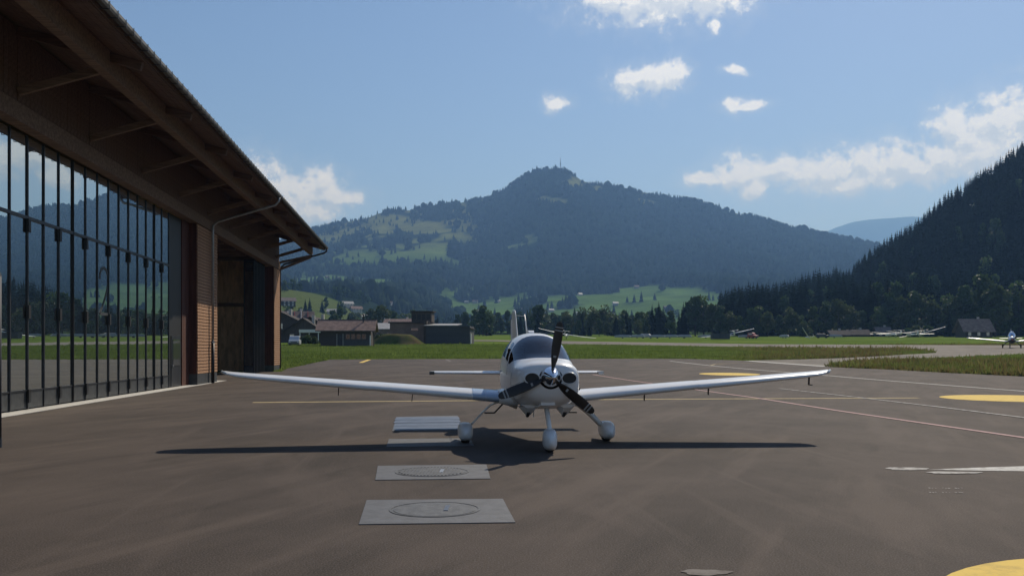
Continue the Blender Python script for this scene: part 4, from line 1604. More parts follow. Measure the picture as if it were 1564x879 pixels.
GL0 = make_glider()
first = True
for px, py, rz, roll, lab in [
    (1352, 514.3, 200, 0, 'leftmost glider of the white row before the dark woods'),
    (1368, 514.5, 160, 3, 'white glider in the middle of the row before the woods'),
    (1384, 514.6, 185, -3, 'white glider parked behind the green strip, between two others of the row'),
    (1404, 514.2, 172, 13, 'white glider of the row with its right wing raised high beside the hedge'),
    (1229, 516.6, 205, -48, 'white glider left of the row, tipped so that one wing points up steeply'),
    (1107, 516.4, 190, 9, 'pale glider with a raised wing beside the black container'),
    (866, 517.0, 170, -10, 'pale glider beyond the runway, half hidden behind the parked aircraft cabin'),
]:
    g = GL0 if first else copy_tree(GL0)
    first = False
    x_, y_ = ground_at(px, py)
    g.location = (x_, y_, float(gz(y_)) - .09 + (.35 if abs(roll) > 30 else 0))
    g.rotation_euler = (0, R(roll), R(rz))
    g.scale = (.5, .5, .5) if abs(roll) > 30 else (1.2, 1.2, 1.35)
    tag(g, lab, 'glider', 'gliders parked by the woods')


M_trailer = simple('trailer_skin', (0.33, 0.34, 0.35), 0.5, var=0.1)


def make_trailer():
    t = empty('glider_trailer', (0, 0, 0))
    MB().loft([[(-.55 * w, y, .5), (.55 * w, y, .5), (.6 * w, y, .5 + .7 * h), (.3 * w, y, .5 + h), (-.3 * w, y, .5 + h), (-.6 * w, y, .5 + .7 * h)] for y, w, h in ((-4.2, .6, .5), (-3.4, 1, 1.1), (1.5, 1, 1.15), (4.2, .8, .9))]).build('body', M_trailer, t)
    for sx_ in (-.7, .7):
        MB().tube([(sx_ - .08, 0, .3), (sx_ + .08, 0, .3)], .3, 12).build('wheel', M_rubber, t)
    MB().bar((0, -5.3, .5), (0, -4.1, .55), .1, .1).build('drawbar', M_dark_metal, t)
    return t


T0 = make_trailer()
for k, (px, py, rz, lab) in enumerate([
    (951, 516.2, 88, 'leftmost white glider trailer of the line below the conifers'),
    (973, 516.0, 80, 'second white glider trailer from the left below the conifers'),
    (1004, 516.1, 95, 'bright white glider trailer in the middle of the line'),
    (1023, 516.0, 86, 'white glider trailer right of the bright one'),
    (1045, 515.9, 100, 'rightmost white glider trailer of the line below the conifers'),
    (1078, 516.0, 84, 'white glider trailer just left of the black container'),
    (1140, 516.2, 92, 'white glider trailer right of the container next to the red tractor'),
    (1198, 515.9, 15, 'white glider trailer seen end-on left of the tipped glider'),
    (1274, 515.6, 70, 'white glider trailer in shade before the small sheds'),
]):
    t = T0 if k == 0 else copy_tree(T0)
    x_, y_ = ground_at(px, py)
    t.location = (x_, y_, float(gz(y_)) - .09)
    t.rotation_euler = (0, 0, R(rz))
    t.scale = (.72, .62, .72)
    tag(t, lab, 'trailer', 'glider trailers along the wood')

x_, y_ = ground_at(1100, 517.6)
ct = empty('container', (x_, y_, float(gz(y_)) - .09), R(4), 'black storage container standing on the grass beyond the runway', 'container')
b = MB().box((-2.6, -1.2, .1), (2.6, 1.2, 1.75)).build('body', M_black_wall, ct)
bevel(b, .05, 1)
for k in range(12):
    MB().box((-2.5 + k * .43, -1.24, .2), (-2.5 + k * .43 + .2, -1.2, 1.65)).build('rib', M_black_wall, b)
MB().box((2.6, -1.0, .2), (2.64, 1.0, 1.65)).build('door', M_frame, ct)


def make_vehicle(name, m, L, W_, H, cat, label, px, py, rz, bonnet=.8):
    x, y = ground_at(px, py)
    v = empty(name, (x, y, float(gz(y)) - .09), R(rz), label, cat)
    h0, h1 = .32, H
    prof = [(-L / 2, h0), (L / 2, h0), (L / 2, .95), (L / 2 - .1, 1.05), (L / 2 - bonnet, 1.1), (L / 2 - bonnet - .55, h1 - .06), (L / 2 - bonnet - .8, h1), (-L / 2 + .25, h1), (-L / 2 + .03, h1 - .35), (-L / 2, .9)]
    mb = MB()
    mb.loft([[(sx * W_ / 2 * (1 if z < 1.2 else .9), -yy, z) for yy, z in prof] for sx in (-1, 1)])
    bd = mb.build('body', m, v)
    bevel(bd, .05, 2)
    MB().box((-W_ / 2 * .80, L / 2 - .0, 1.18), (W_ / 2 * .80, L / 2 + .012, H - .18)).build('rear_window', M_winglass, v)
    MB().add([(-W_ * .41, -(L / 2 - bonnet - .02), 1.13), (W_ * .41, -(L / 2 - bonnet - .02), 1.13), (W_ * .38, -(L / 2 - bonnet - .57), H - .1), (-W_ * .38, -(L / 2 - bonnet - .57), H - .1)], [(0, 1, 2, 3)]).build('windscreen', M_winglass, v)
    for sx in (-1, 1):
        xx = sx * W_ / 2 * .955
        MB().box((min(xx, xx + sx * .03), -L / 2 + bonnet + .6, 1.2), (max(xx, xx + sx * .03), L / 2 - .4, H - .2)).build('side_window', M_winglass, v)
        for yy in (-L / 2 + .85, L / 2 - .8):
            MB().tube([(sx * (W_ / 2 - .2), yy, .32), (sx * (W_ / 2 + .01), yy, .32)], .32, 14).build('wheel', M_rubber, v)
        MB().box((sx * W_ * .36 - .13, -L / 2 - .012, .68), (sx * W_ * .36 + .13, -L / 2 + .02, .86)).build('headlight', M_lamp, v)
        MB().box((sx * W_ * .42 - .07, L / 2 - .02, .75), (sx * W_ * .42 + .07, L / 2 + .012, 1.05)).build('tail_lamp', M_red, v)
    MB().box((-W_ / 2 * .96, -L / 2 - .06, .34), (W_ / 2 * .96, -L / 2 + .02, .60)).build('bumper', M_kick, v)
    MB().box((-W_ * .3, -L / 2 - .016, .66), (W_ * .3, -L / 2 + .02, .80)).build('grille', M_black, v)
    return v


make_vehicle('van', simple('silver_paint', (0.55, 0.56, 0.58), 0.35, metal=.3, var=.04), 4.7, 1.9, 1.85, 'van', 'silver-grey van parked on the grass left of the brown hut, facing the viewer', 450.5, 527.3, 8)
make_vehicle('tractor', M_red, 3.2, 1.6, 1.9, 'tractor', 'small red tow vehicle at the edge of the wood right of the container', 1150, 516.3, 40)
make_vehicle('parked_car', M_frame, 4.2, 1.75, 1.5, 'car', 'dark car in shade at the foot of the wood right of the tipped glider', 1256, 515.6, 80)
make_vehicle('parked_car', M_grey_metal, 4.2, 1.75, 1.5, 'car', 'grey car half hidden between trailers below the conifers', 988, 515.8, 75)

# small aircraft low over the wooded hill
hx, hy, hz_ = (1489 - 782) / F * 470, 470.0, EYE + (533 - 314) / F * 470
FL = copy_tree(GL0)
FL.location = (hx, hy, hz_)
FL.rotation_euler = (R(4), R(14), R(75))
FL.scale = (.33, .33, .33)
tag(FL, 'tiny pale glider model in the air before the dark wooded hill', 'glider')
del FL['group']


# ------------------------------------------------------------------ buildings
def windows(parent, pts, w, h, depth=.06, face='y-', m=None):
    """framed windows on a wall face; pts are (x or y along, z, wall coordinate)"""
    for a, z, q in pts:
        if face == 'y-':
            fr = MB().box((a - w / 2 - .08, q - depth, z - .08), (a + w / 2 + .08, q + .01, z + h + .08)).build('window', m or M_white_flat, parent)
            MB().box((a - w / 2, q - depth - .012, z), (a + w / 2, q - depth, z + h)).build('pane', M_winglass, fr)
        else:
            s_ = 1 if face == 'x+' else -1
            x0, x1 = sorted((q - s_ * .01, q + s_ * depth))
            fr = MB().box((x0, a - w / 2 - .08, z - .08), (x1, a + w / 2 + .08, z + h + .08)).build('window', m or M_white_flat, parent)
            x0, x1 = sorted((q + s_ * depth, q + s_ * (depth + .012)))
            MB().box((x0, a - w / 2, z), (x1, a + w / 2, z + h)).build('pane', M_winglass, fr)


def gable(b, L, D, hw, hr, over, m_roof, along='x', th=.18, name='roof'):
    """pitched roof with ridge along x (or y)"""
    mb = MB()
    a = L / 2 + over
    d = D / 2 + over
    k = hr / (D / 2)
    ze = hw - over * k
    for s in (-1, 1):
        P = [(-a, s * d, ze), (a, s * d, ze), (a, 0, hw + hr), (-a, 0, hw + hr)]
        Q = [(x, y, z + th) for x, y, z in P]
        if along == 'y':
            P = [(-y, x, z) for x, y, z in P]; Q = [(-y, x, z) for x, y, z in Q]
        mb.add(P + Q, [(0, 1, 2, 3), (7, 6, 5, 4), (0, 4, 5, 1), (1, 5, 6, 2), (2, 6, 7, 3), (3, 7, 4, 0)])
    return mb.build(name, m_roof, b)


def gable_wall(b, L, D, hw, hr, m, along='x', name='wall'):
    mb = MB()
    a, d = L / 2, D / 2
    P = [(-a, -d, 0), (a, -d, 0), (a, d, 0), (-a, d, 0), (-a, -d, hw), (a, -d, hw), (a, d, hw), (-a, d, hw), (-a, 0, hw + hr - .05), (a, 0, hw + hr - .05)]
    if along == 'y':
        P = [(-y, x, z) for x, y, z in P]
    mb.add(P, [(0, 1, 5, 4), (2, 3, 7, 6), (1, 2, 6, 9, 5), (3, 0, 4, 8, 7), (0, 3, 2, 1)])
    return mb.build(name, m, b)


# brown hut on the grass
x_, y_ = ground_at(526.5, 528.3)
HUT = empty('wooden_hut', (x_, y_ + 3, float(gz(y_ + 3)) - .12), R(3), 'dark wooden hut with a red-brown pitched roof and stove pipe on the grass', 'hut')
Lh, Dh, hw, hr = 9.0, 5.6, 3.15, 1.55
wl = gable_wall(HUT, Lh, Dh, hw, hr, M_wood_hut)
k = -Lh / 2
bme = None
while k < Lh / 2 - .1:
    if bme is None:
        o = MB().box((.008, -.03, .15), (.222, 0, hw - .05)).build('board', M_wood_hut, wl); bme = o.data
    else:
        o = bpy.data.objects.new('board', bme); COL.objects.link(o); o.parent = wl
    o.location = (k, -Dh / 2 + random.uniform(-.006, .006), 0)
    k += .23
rf = gable(HUT, Lh, Dh, hw, hr, .85, M_roof_tile)
tl = None
for row in range(9):
    t = row / 9.0
    y0_ = -(Dh / 2 + .85) * (1 - t)
    z0_ = hw + hr + .18 - (hr / (Dh / 2)) * abs(y0_) + .004
    MB().bar((-Lh / 2 - .86, y0_ + .21, z0_ + .21 * hr / (Dh / 2)), (Lh / 2 + .86, y0_ + .21, z0_ + .21 * hr / (Dh / 2)), .43, .035, up=(0, -hr / (Dh / 2) * .9, 1)).build('tile_course', M_roof_tile, rf)
MB().bar((-Lh / 2 - .86, 0, hw + hr + .22), (Lh / 2 + .86, 0, hw + hr + .22), .3, .08).build('ridge_cap', M_roof_tile, rf)
MB().tube([(2.95, -.8, hw + hr - .4), (2.95, -.8, hw + hr + 1.0)], .13, 12).build('stove_pipe', M_black, rf)
MB().tube([(2.95, -.8, hw + hr + 1.02), (2.95, -.8, hw + hr + 1.16), (2.95, -.8, hw + hr + 1.3)], [.26, .28, .06], 12).build('pipe_cowl', M_black, rf)
dr = MB().box((-1.5, -Dh / 2 - .07, .05), (-.55, -Dh / 2 - .02, 2.15)).build('door', M_frame, HUT)
MB().box((-1.62, -Dh / 2 - .06, .02), (-1.52, -Dh / 2 - .0, 2.28)).build('door_frame', M_grey_metal, HUT)
MB().box((-.53, -Dh / 2 - .06, .02), (-.43, -Dh / 2 - .0, 2.28)).build('door_frame', M_grey_metal, HUT)
MB().box((-.4, -Dh / 2 - .10, .1), (4.25, -Dh / 2 - .03, 1.15)).build('bench_panel', M_kick, HUT)
windows(HUT, [(.4, 1.35, -Dh / 2 - .03), (1.35, 1.35, -Dh / 2 - .03), (2.3, 1.35, -Dh / 2 - .03), (3.25, 1.35, -Dh / 2 - .03)], .7, .85, m=M_winframe)
MB().box((4.3, -Dh / 2 - .12, 0), (4.5, -Dh / 2 + .02, 2.0)).build('corner_board', M_white_flat, HUT)
MB().bar((5.0, -2.6, 0), (5.0, -2.6, 2.6), .16, .16, up=(0, 1, 0)).build('porch_post', M_wood_hut, HUT)
MB().bar((5.0, -2.6, 1.7), (5.4, -2.6, 2.5), .12, .12).build('brace', M_wood_hut, HUT)

# white-roofed open shed and the bush before it
x_, y_ = ground_at(467, 524.3)
SH = empty('open_shed', (x_, y_ + 10, float(gz(y_ + 10)) - .1), R(2), 'long low shed with a white sheet roof behind the silver van', 'shed')
MB().box((-3.2, -2.5, 2.35), (3.6, 2.5, 3.0)).build('roof', M_tarp, SH)
for a in (-3.0, -1, 1, 3.2):
    MB().box((a - .08, -2.4, 0), (a + .08, -2.24, 2.35)).build('post', M_white_flat, SH)
MB().box((-3.0, 2.2, 0), (3.4, 2.4, 2.35)).build('back_wall', M_wood_hut, SH)
x_, y_ = ground_at(433.5, 525.2)
BC = empty('marker_cone', (x_, y_ + 6, float(gz(y_ + 6)) - .1), 0, 'small white pointed marker on a dark base at the hangar corner', 'marker')
MB().tube([(0, 0, .35), (0, 0, .9), (0, 0, 1.75)], [.5, .3, .04], 12).build('cone', M_white_flat, BC, smooth=True)
MB().box((-.5, -.5, 0), (.5, .5, .35)).build('base', M_black, BC)


def chalet(px, py, dist, L, D, hw, hr, m_wall, m_roof, label, rz=0, along='x', nwin=3, name='chalet', group=None, cat='house', base=None):
    if dist is None:
        h = seen_at(px, py)
        X_, Y_, Z_ = h
    else:
        X_, Y_ = (px - 782) / F * dist, dist
        Z_ = float(land(X_, Y_)) - .3
    b = empty(name, (X_, Y_, Z_ - .2), R(rz), label, cat, group)
    gable_wall(b, L, D, hw, hr, m_wall, along)
    r = gable(b, L, D, hw, hr, .9, m_roof, along)
    fw = (L if along == 'x' else D)
    dd = (D if along == 'x' else L) / 2
    for st in range(max(1, int(hw // 2.6))):
        windows(b, [(-fw / 2 + fw * (k + .5) / nwin, .95 + 2.6 * st, -dd) for k in range(nwin)], 1.0, min(1.25, hw - 1.1) if hw > 1.6 else .3, m=M_winframe)
    MB().box((L * .18, D * .1, hw), (L * .18 + .7, D * .1 + .7, hw + hr + .9)).build('chimney', M_plaster, r)
    return b


# chalets behind the shed
c_ = chalet(448, 0, 258, 9.5, 9, 4.6, 3.6, M_plaster, M_barn_roof, 'pale house with a red and white patched roof left of the hut', 12)
for k in range(6):
    MB().bar((-4.9 + k * 1.75, -4.6, 4.75 + .18), (-4.9 + k * 1.75, -.4, 8.25), .55, .10, up=(1, 0, 0)).build('roof_sheet', M_red if k % 2 else M_white_flat, c_)
chalet(433, 0, 235, 6, 9, 5.4, 2.2, M_wood_hut, M_roof_dark, 'dark tall barn just beside the hangar corner', 0, 'y', 1)
chalet(466, 0, 225, 8, 10, 2.6, 3.3, M_wood_hut, M_roof_dark, 'dark barn with a steep gable behind the white shed roof', 5, 'y', 2)
chalet(481, 0, 240, 7, 11, 3.4, 3.0, M_wood_hut, M_roof_dark, 'dark barn with a gable between the white shed and the hut', -5, 'y', 2)

# building beyond the earth mound
x_, y_ = ground_at(652, 524.6)
BB = empty('airfield_building', (x_, y_, float(gz(y_)) - .1), R(-4), 'dark flat-roofed airfield building with a brown wing and a boxy rooftop cabin', 'building')
MB().box((-.2, 0, 0), (9.0, 8, 3.75)).build('wall', M_black_wall, BB)
k = 0.0
bme = None
while k < 9.0:
    if bme is None:
        o = MB().box((0, -.05, .1), (.41, -.002, 3.6)).build('cladding_panel', M_black_wall, BB); bme = o.data
    else:
        o = bpy.data.objects.new('cladding_panel', bme); COL.objects.link(o); o.parent = BB
    o.location = (k - .15, 0, 0)
    k += .45
MB().loft([[(-.6, -.5, 3.78), (6.3, -.5, 3.80), (6.3, -.5, 3.95), (-.6, -.5, 3.95)], [(-.6, 8.5, 4.3), (6.3, 8.5, 4.3), (6.3, 8.5, 4.5), (-.6, 8.5, 4.5)]]).build('roof', M_roof_grey, BB)
MB().loft([[(6.35, -.4, 3.72), (9.3, -.4, 3.2), (9.3, -.4, 3.35), (6.35, -.4, 3.87)], [(6.35, 8, 3.72), (9.3, 8, 3.2), (9.3, 8, 3.35), (6.35, 8, 3.87)]]).build('roof', M_roof_dark, BB)
MB().box((-8.4, 3.0, 0), (-.9, 11, 4.45)).build('brown_wing', M_brown_wall, BB)
MB().box((-.88, 1.2, 0), (-.22, 11, 4.9)).build('corner_block', M_wood_hut, BB)
MB().box((-8.7, 2.6, 4.47), (0, 11.4, 4.75)).build('roof', M_roof_dark, BB)
cb = MB().box((-4.0, 4.4, 4.78), (.3, 8.5, 6.9)).build('rooftop_cabin', M_wood_hut, BB)
MB().box((-4.3, 4.1, 6.92), (.6, 8.8, 7.1)).build('cabin_roof', M_roof_dark, BB)
windows(BB, [(-3.1, 2.9, 3.0)], 1.5, .5, m=M_winframe)
for k in range(4):
    MB().box((-3.8 + k * 1.0, 4.37, 5.3), (-3.0 + k * 1.0, 4.40, 6.4)).build('cabin_window', M_black, cb)
MB().box((9.0, .5, 0), (9.2, 1.3, 2.2)).build('door', M_white_flat, BB)

# grassed earth mound before it
mx, my = ground_at(606, 525.4)
n_ = 40
mv, mf, mc = [], [], []
for i in range(n_ + 1):
    for j in range(25):
        a, r = 2 * math.pi * i / n_, j / 24
        X_, Y_ = mx + 6.6 * r * math.cos(a), my + 4.5 * r * math.sin(a)
        prof_ = (1 - float(smoothstep(r, .35, 1.0)))
        mv.append((X_, Y_, float(gz(Y_)) - .14 + 2.15 * prof_ + .10 * float(fbm(X_, Y_, 1.3, 3)) * prof_))
        g_ = float(smoothstep(fbm(X_, Y_, 2.0, 8), -.4, .5))
        mc.append(tuple(np.array((.060, .085, .024)) * (1 - g_) + np.array((.125, .098, .050)) * g_))
for i in range(n_):
    for j in range(24):
        mf.append((i * 25 + j, i * 25 + j + 1, (i + 1) * 25 + j + 1, (i + 1) * 25 + j))
tag(big_mesh('earth_mound', np.array(mv), np.array(mf), np.array(mc), M_ground, smooth=True), kind='structure')

# long grey roofs of the village behind the mound
chalet(580, 0, 330, 16, 9, 3.6, 1.8, M_brown_wall, M_roof_grey, 'long grey-roofed shed showing between the hut and the brown building', 4, 'x', 5)
chalet(612, 0, 350, 10, 9, 5.0, 2.0, M_plaster, M_roof_tile, 'pale house with a light roof just over the brown building', -6, 'x', 3)

# barn and sheds on the right, before the wood
bn = chalet(1487, 0, 345, 9.5, 9, 3.0, 4.0, M_wood_hut, M_barn_roof, 'barn with a broad brown roof under the trees on the right', -4)
chalet(1278, 0, 368, 6, 5, 1.4, 1.4, M_wood_hut, M_roof_dark, 'smallest dark shed left of the glider row in the wood edge', 5, nwin=2, cat='shed', name='shed')
chalet(1309, 0, 374, 8, 5, 1.5, 1.6, M_wood_hut, M_roof_dark, 'dark long shed in the middle of the three sheds in the wood edge', 10, nwin=3, cat='shed', name='shed')
chalet(1347, 0, 380, 4.5, 5, 2.6, 1.5, M_wood_hut, M_barn_roof, 'narrow shed with a brown roof just behind the white gliders', -8, nwin=2, cat='shed', name='shed')

# scattered houses of the valley and slopes
PROTO = {}
spots = [(440, 468, 1), (531, 470, 0), (508, 482, 0), (595, 466, 2), (622, 467, 0), (624, 475, 0), (626, 481, 2),
         (713, 463, 0), (726, 463, 2), (700, 483, 1), (699, 487, 1), (833, 479, 0), (842, 476, 0), (880, 481, 0), 
         (940, 466, 0), (972, 440, 2), (944, 443, 1), (886, 451, 0), (1018, 472, 1), (800, 474, 2), (815, 485, 0), (780, 487, 1),
         (652, 478, 2), (664, 487, 0), (676, 492, 1), (760, 462, 0), (555, 488, 0), (586, 496, 0), (544, 478, 2), (928, 487, 0), (517, 426, 1), (500, 425, 1)]
kinds = {0: (M_plaster, M_roof_grey, 'small white house with a pale roof far off on the valley slope'),
         1: (M_wood_hut, M_barn_roof, 'small dark barn with a brown roof far off on the valley slope'),
         2: (M_plaster, M_roof_tile, 'small pale house with a reddish roof far off on the valley slope')}
HOUSE_XY = []
for px, py, kd in spots:
    h = seen_at(px, py, 300)
    if h is None: continue
    X_, Y_, Z_ = h
    HOUSE_XY.append((X_, Y_))
    if kd not in PROTO:
        b = empty('chalet', (0, 0, 0), 0)
        gable_wall(b, 11, 9, 5.2, 2.6, kinds[kd][0])
        rf = gable(b, 11, 9, 5.2, 2.6, 1.0, kinds[kd][1])
        windows(b, [(-3.4, 1, -4.5), (0, 1, -4.5), (3.4, 1, -4.5), (-3.4, 3.4, -4.5), (0, 3.4, -4.5), (3.4, 3.4, -4.5)], 1.1, 1.3)
        PROTO[kd] = b
        o = b
    else:
        o = copy_tree(PROTO[kd])
    o.location = (X_, Y_, Z_ - .4)
    o.rotation_euler = (0, 0, R(random.uniform(-35, 35)))
    s_ = random.uniform(.62, .92)
    o.scale = (s_, s_, s_)
    tag(o, kinds[kd][2], 'house', {0: 'white houses on the valley slopes', 1: 'dark barns on the valley slopes', 2: 'red-roofed houses on the valley slopes'}[kd])

# mast on the summit
h = seen_at(856, 262, 2500)
if h is None:
    X_ = (856 - 782) / F * RIDGE_Y
    h = (X_, RIDGE_Y, float(land(X_, RIDGE_Y)))
am = empty('antenna_mast', (h[0], h[1], h[2] - 4), 0, 'thin transmitter mast standing on the wooded summit of the mountain', 'mast')
MB().tube([(0, 0, 0), (0, 0, 30), (0, 0, 54)], [1.9, 1.5, .7], 6).build('shaft', M_stone, am)
MB().tube([(0, 0, 30), (0, 0, 34)], 2.6, 10).build('platform', M_stone, am)

# ------------------------------------------------------------------ trees
def conifer_tmpl(seed, H=20.0, Rad=3.3, tiers=17, nbr=9, detail=True):
    r = random.Random(seed)
    V, Fc, T = [], [], []
    for i in range(tiers):
        t = i / (tiers - 1)
        z = H * (.05 + .93 * t)
        rad = Rad * (1 - t) ** .8 * r.uniform(.8, 1.15) + .12
        n = max(4, int(nbr * (1 - .5 * t)))
        ph = r.uniform(0, 6.28)
        for k in range(n):
            a = ph + 2 * math.pi * k / n + r.uniform(-.25, .25)
            L = rad * r.uniform(.7, 1.15)
            droop = L * r.uniform(.30, .55)
            c, s = math.cos(a), math.sin(a)
            w = L * r.uniform(.36, .52)
            b = len(V)
            up = H / tiers * .55
            V += [(0, 0, z + up), (c * L * .55 - s * w, s * L * .55 + c * w, z - droop * .30), (c * L * .55 + s * w, s * L * .55 - c * w, z - droop * .30), (c * L, s * L, z - droop),
                  (c * L * .5, s * L * .5, z + up * .25)]
            tn = r.uniform(.65, 1.25)
            T += [tn * .8, tn, tn, tn * 1.15, tn]
            Fc += [(b, b + 1, b + 4), (b, b + 4, b + 2), (b + 1, b + 3, b + 4), (b + 4, b + 3, b + 2)]
            if detail and L > .8:
                # hanging side sprays
                for q in (-1, 1):
                    b = len(V)
                    x0, y0_ = c * L * .45, s * L * .45
                    x1, y1 = c * L * .72 - q * s * w * 1.7, s * L * .72 + q * c * w * 1.7
                    V += [(x0, y0_, z + .05), (x1, y1, z - droop * .55), (c * L * .78, s * L * .78, z - droop * .5)]
                    T += [tn * .9, tn * 1.1, tn]
                    Fc += [(b, b + 1, b + 2)]
    b = len(V)
    V += [(.12, 0, H * .95), (-.1, .1, H * .95), (-.1, -.1, H * .95), (0, 0, H * 1.03)]
    T += [1] * 4
    Fc += [(b, b + 1, b + 3), (b + 1, b + 2, b + 3), (b + 2, b, b + 3)]
    return np.array(V), np.array(Fc), np.array(T)


def leafy_tmpl(seed, H=16.0, Rad=5.0, blobs=15, per=85, leaf=.62):
    r = np.random.default_rng(seed)
    V, T = [], []
    for i in range(blobs):
        t = r.uniform(0, 1)
        z = H * (.17 + .75 * t)
        prof = math.sin(math.pi * min(1, .22 + .78 * (t * .9 + .1))) ** .6
        rr = Rad * prof * r.uniform(.25, .72)
        a = r.uniform(0, 6.28)
        c = np.array([rr * math.cos(a), rr * math.sin(a), z])
        br = Rad * r.uniform(.32, .52)
        d = r.normal(size=(per, 3))
        d /= np.linalg.norm(d, axis=1)[:, None]
        p = c + d * br * r.uniform(.55, 1.05, (per, 1)) * np.array([1, 1, .8])
        u = r.normal(size=(per, 3)); u /= np.linalg.norm(u, axis=1)[:, None]
        w = np.cross(u, r.normal(size=(per, 3))); w /= np.linalg.norm(w, axis=1)[:, None] + 1e-9
        s = leaf * r.uniform(.6, 1.3, (per, 1))
        quad = np.stack([p - u * s - w * s * .1, p + w * s * .75, p + u * s, p - w * s * .7], 1)
        V.append(quad.reshape(-1, 3))
        T.append(np.repeat(r.uniform(.75, 1.2) * r.uniform(.8, 1.2, per), 4))
    V = np.concatenate(V); T = np.concatenate(T)
    Fc = np.arange(len(V)).reshape(-1, 4)
    return V, Fc, T


CON_COL = np.array((0.011, 0.021, 0.011))
CON_COL2 = np.array((0.016, 0.026, 0.012))
DEC_COL = np.array((0.062, 0.100, 0.026))
DEC_COL2 = np.array((0.070, 0.094, 0.028))
DEC_COL3 = np.array((0.048, 0.082, 0.027))


def trunk_mesh(name, H, r0, limbs=0, seed=0, Rad=4):
    r = random.Random(seed)
    mb = MB().tube([(0, 0, -.8), (r.uniform(-.1, .1), r.uniform(-.1, .1), H * .3), (r.uniform(-.2, .2), r.uniform(-.2, .2), H * .65), (0, 0, H * .93)], [r0, r0 * .75, r0 * .4, .03], 7)
    for k in range(limbs):
        a = r.uniform(0, 6.28)
        z = H * r.uniform(.25, .5)
        L = Rad * r.uniform(.5, .8)
        mb.tube([(0, 0, z), (math.cos(a) * L * .5, math.sin(a) * L * .5, z + L * .45), (math.cos(a) * L, math.sin(a) * L, z + L * 1.0)], [r0 * .4, r0 * .25, .03], 5)
    me = bpy.data.meshes.new(name)
    me.from_pydata(mb.v, [], mb.f)
    me.materials.append(M_bark)
    return me


def crown_mesh(name, tmpl, col, m):
    V, Fc, T = tmpl
    o = big_mesh(name, V, Fc, T[:, None] * col[None, :], m)
    me = o.data
    bpy.data.objects.remove(o)
    return me


SPEC = {}
for k in range(5):
    H = 20.0
    Rd = (3.6, 4.2, 3.2, 4.6, 3.9)[k]
    SPEC['c%d' % k] = (trunk_mesh('trunk', H * .97, .22), crown_mesh('crown', conifer_tmpl(50 + k, H, Rd, 25 + k % 3, 11), (CON_COL, CON_COL2)[k % 2], M_needle), H)
for k in range(6):
    H = 16.0
    Rd = (4.6, 5.4, 4.0, 5.0, 5.8, 3.4)[k]
    SPEC['d%d' % k] = (trunk_mesh('trunk', H, .32, 5, k, Rd), crown_mesh('crown', leafy_tmpl(80 + k, H, Rd, 15 + k, 80, .60), (DEC_COL, DEC_COL2, DEC_COL3)[k % 3], M_leaf), H)
for k in range(3):
    SPEC['b%d' % k] = (trunk_mesh('stem', 3.0, .10, 4, k + 9, 1.5), crown_mesh('foliage', leafy_tmpl(120 + k, 3.2, 2.0, 12, 60, .30), (DEC_COL3, DEC_COL, DEC_COL2)[k], M_leaf), 3.2)


def tree(kind, X, Y, H, label, group, name, cat='tree', z=None, wide=1.0):
    tr, cr, h0 = SPEC[kind]
    s = H / h0
    if z is None:
        z = float(land(X, Y)) - .15
    e = empty(name, (X, Y, z), random.uniform(0, 6.28), label, cat, group)
    e.scale = (s * wide, s * wide, s)
    a = bpy.data.objects.new('trunk' if kind[0] != 'b' else 'stem', tr); COL.objects.link(a); a.parent = e
    b = bpy.data.objects.new('crown' if kind[0] != 'b' else 'foliage', cr); COL.objects.link(b); b.parent = e
    return e


def at_px(px, dist):
    return (px - 782.0) / F * dist, dist


rt = random.Random(21)
LAB_C = ('dark spruce rising in the wood on the right-hand hillside', 'spruces of the right-hand wood')
LAB_D = ('leafy tree at the foot of the dark wood beyond the runway', 'leafy trees along the edge of the wood')
LAB_E = ('dark spruce in the belt of trees beyond the runway', 'spruces of the belt beyond the runway')
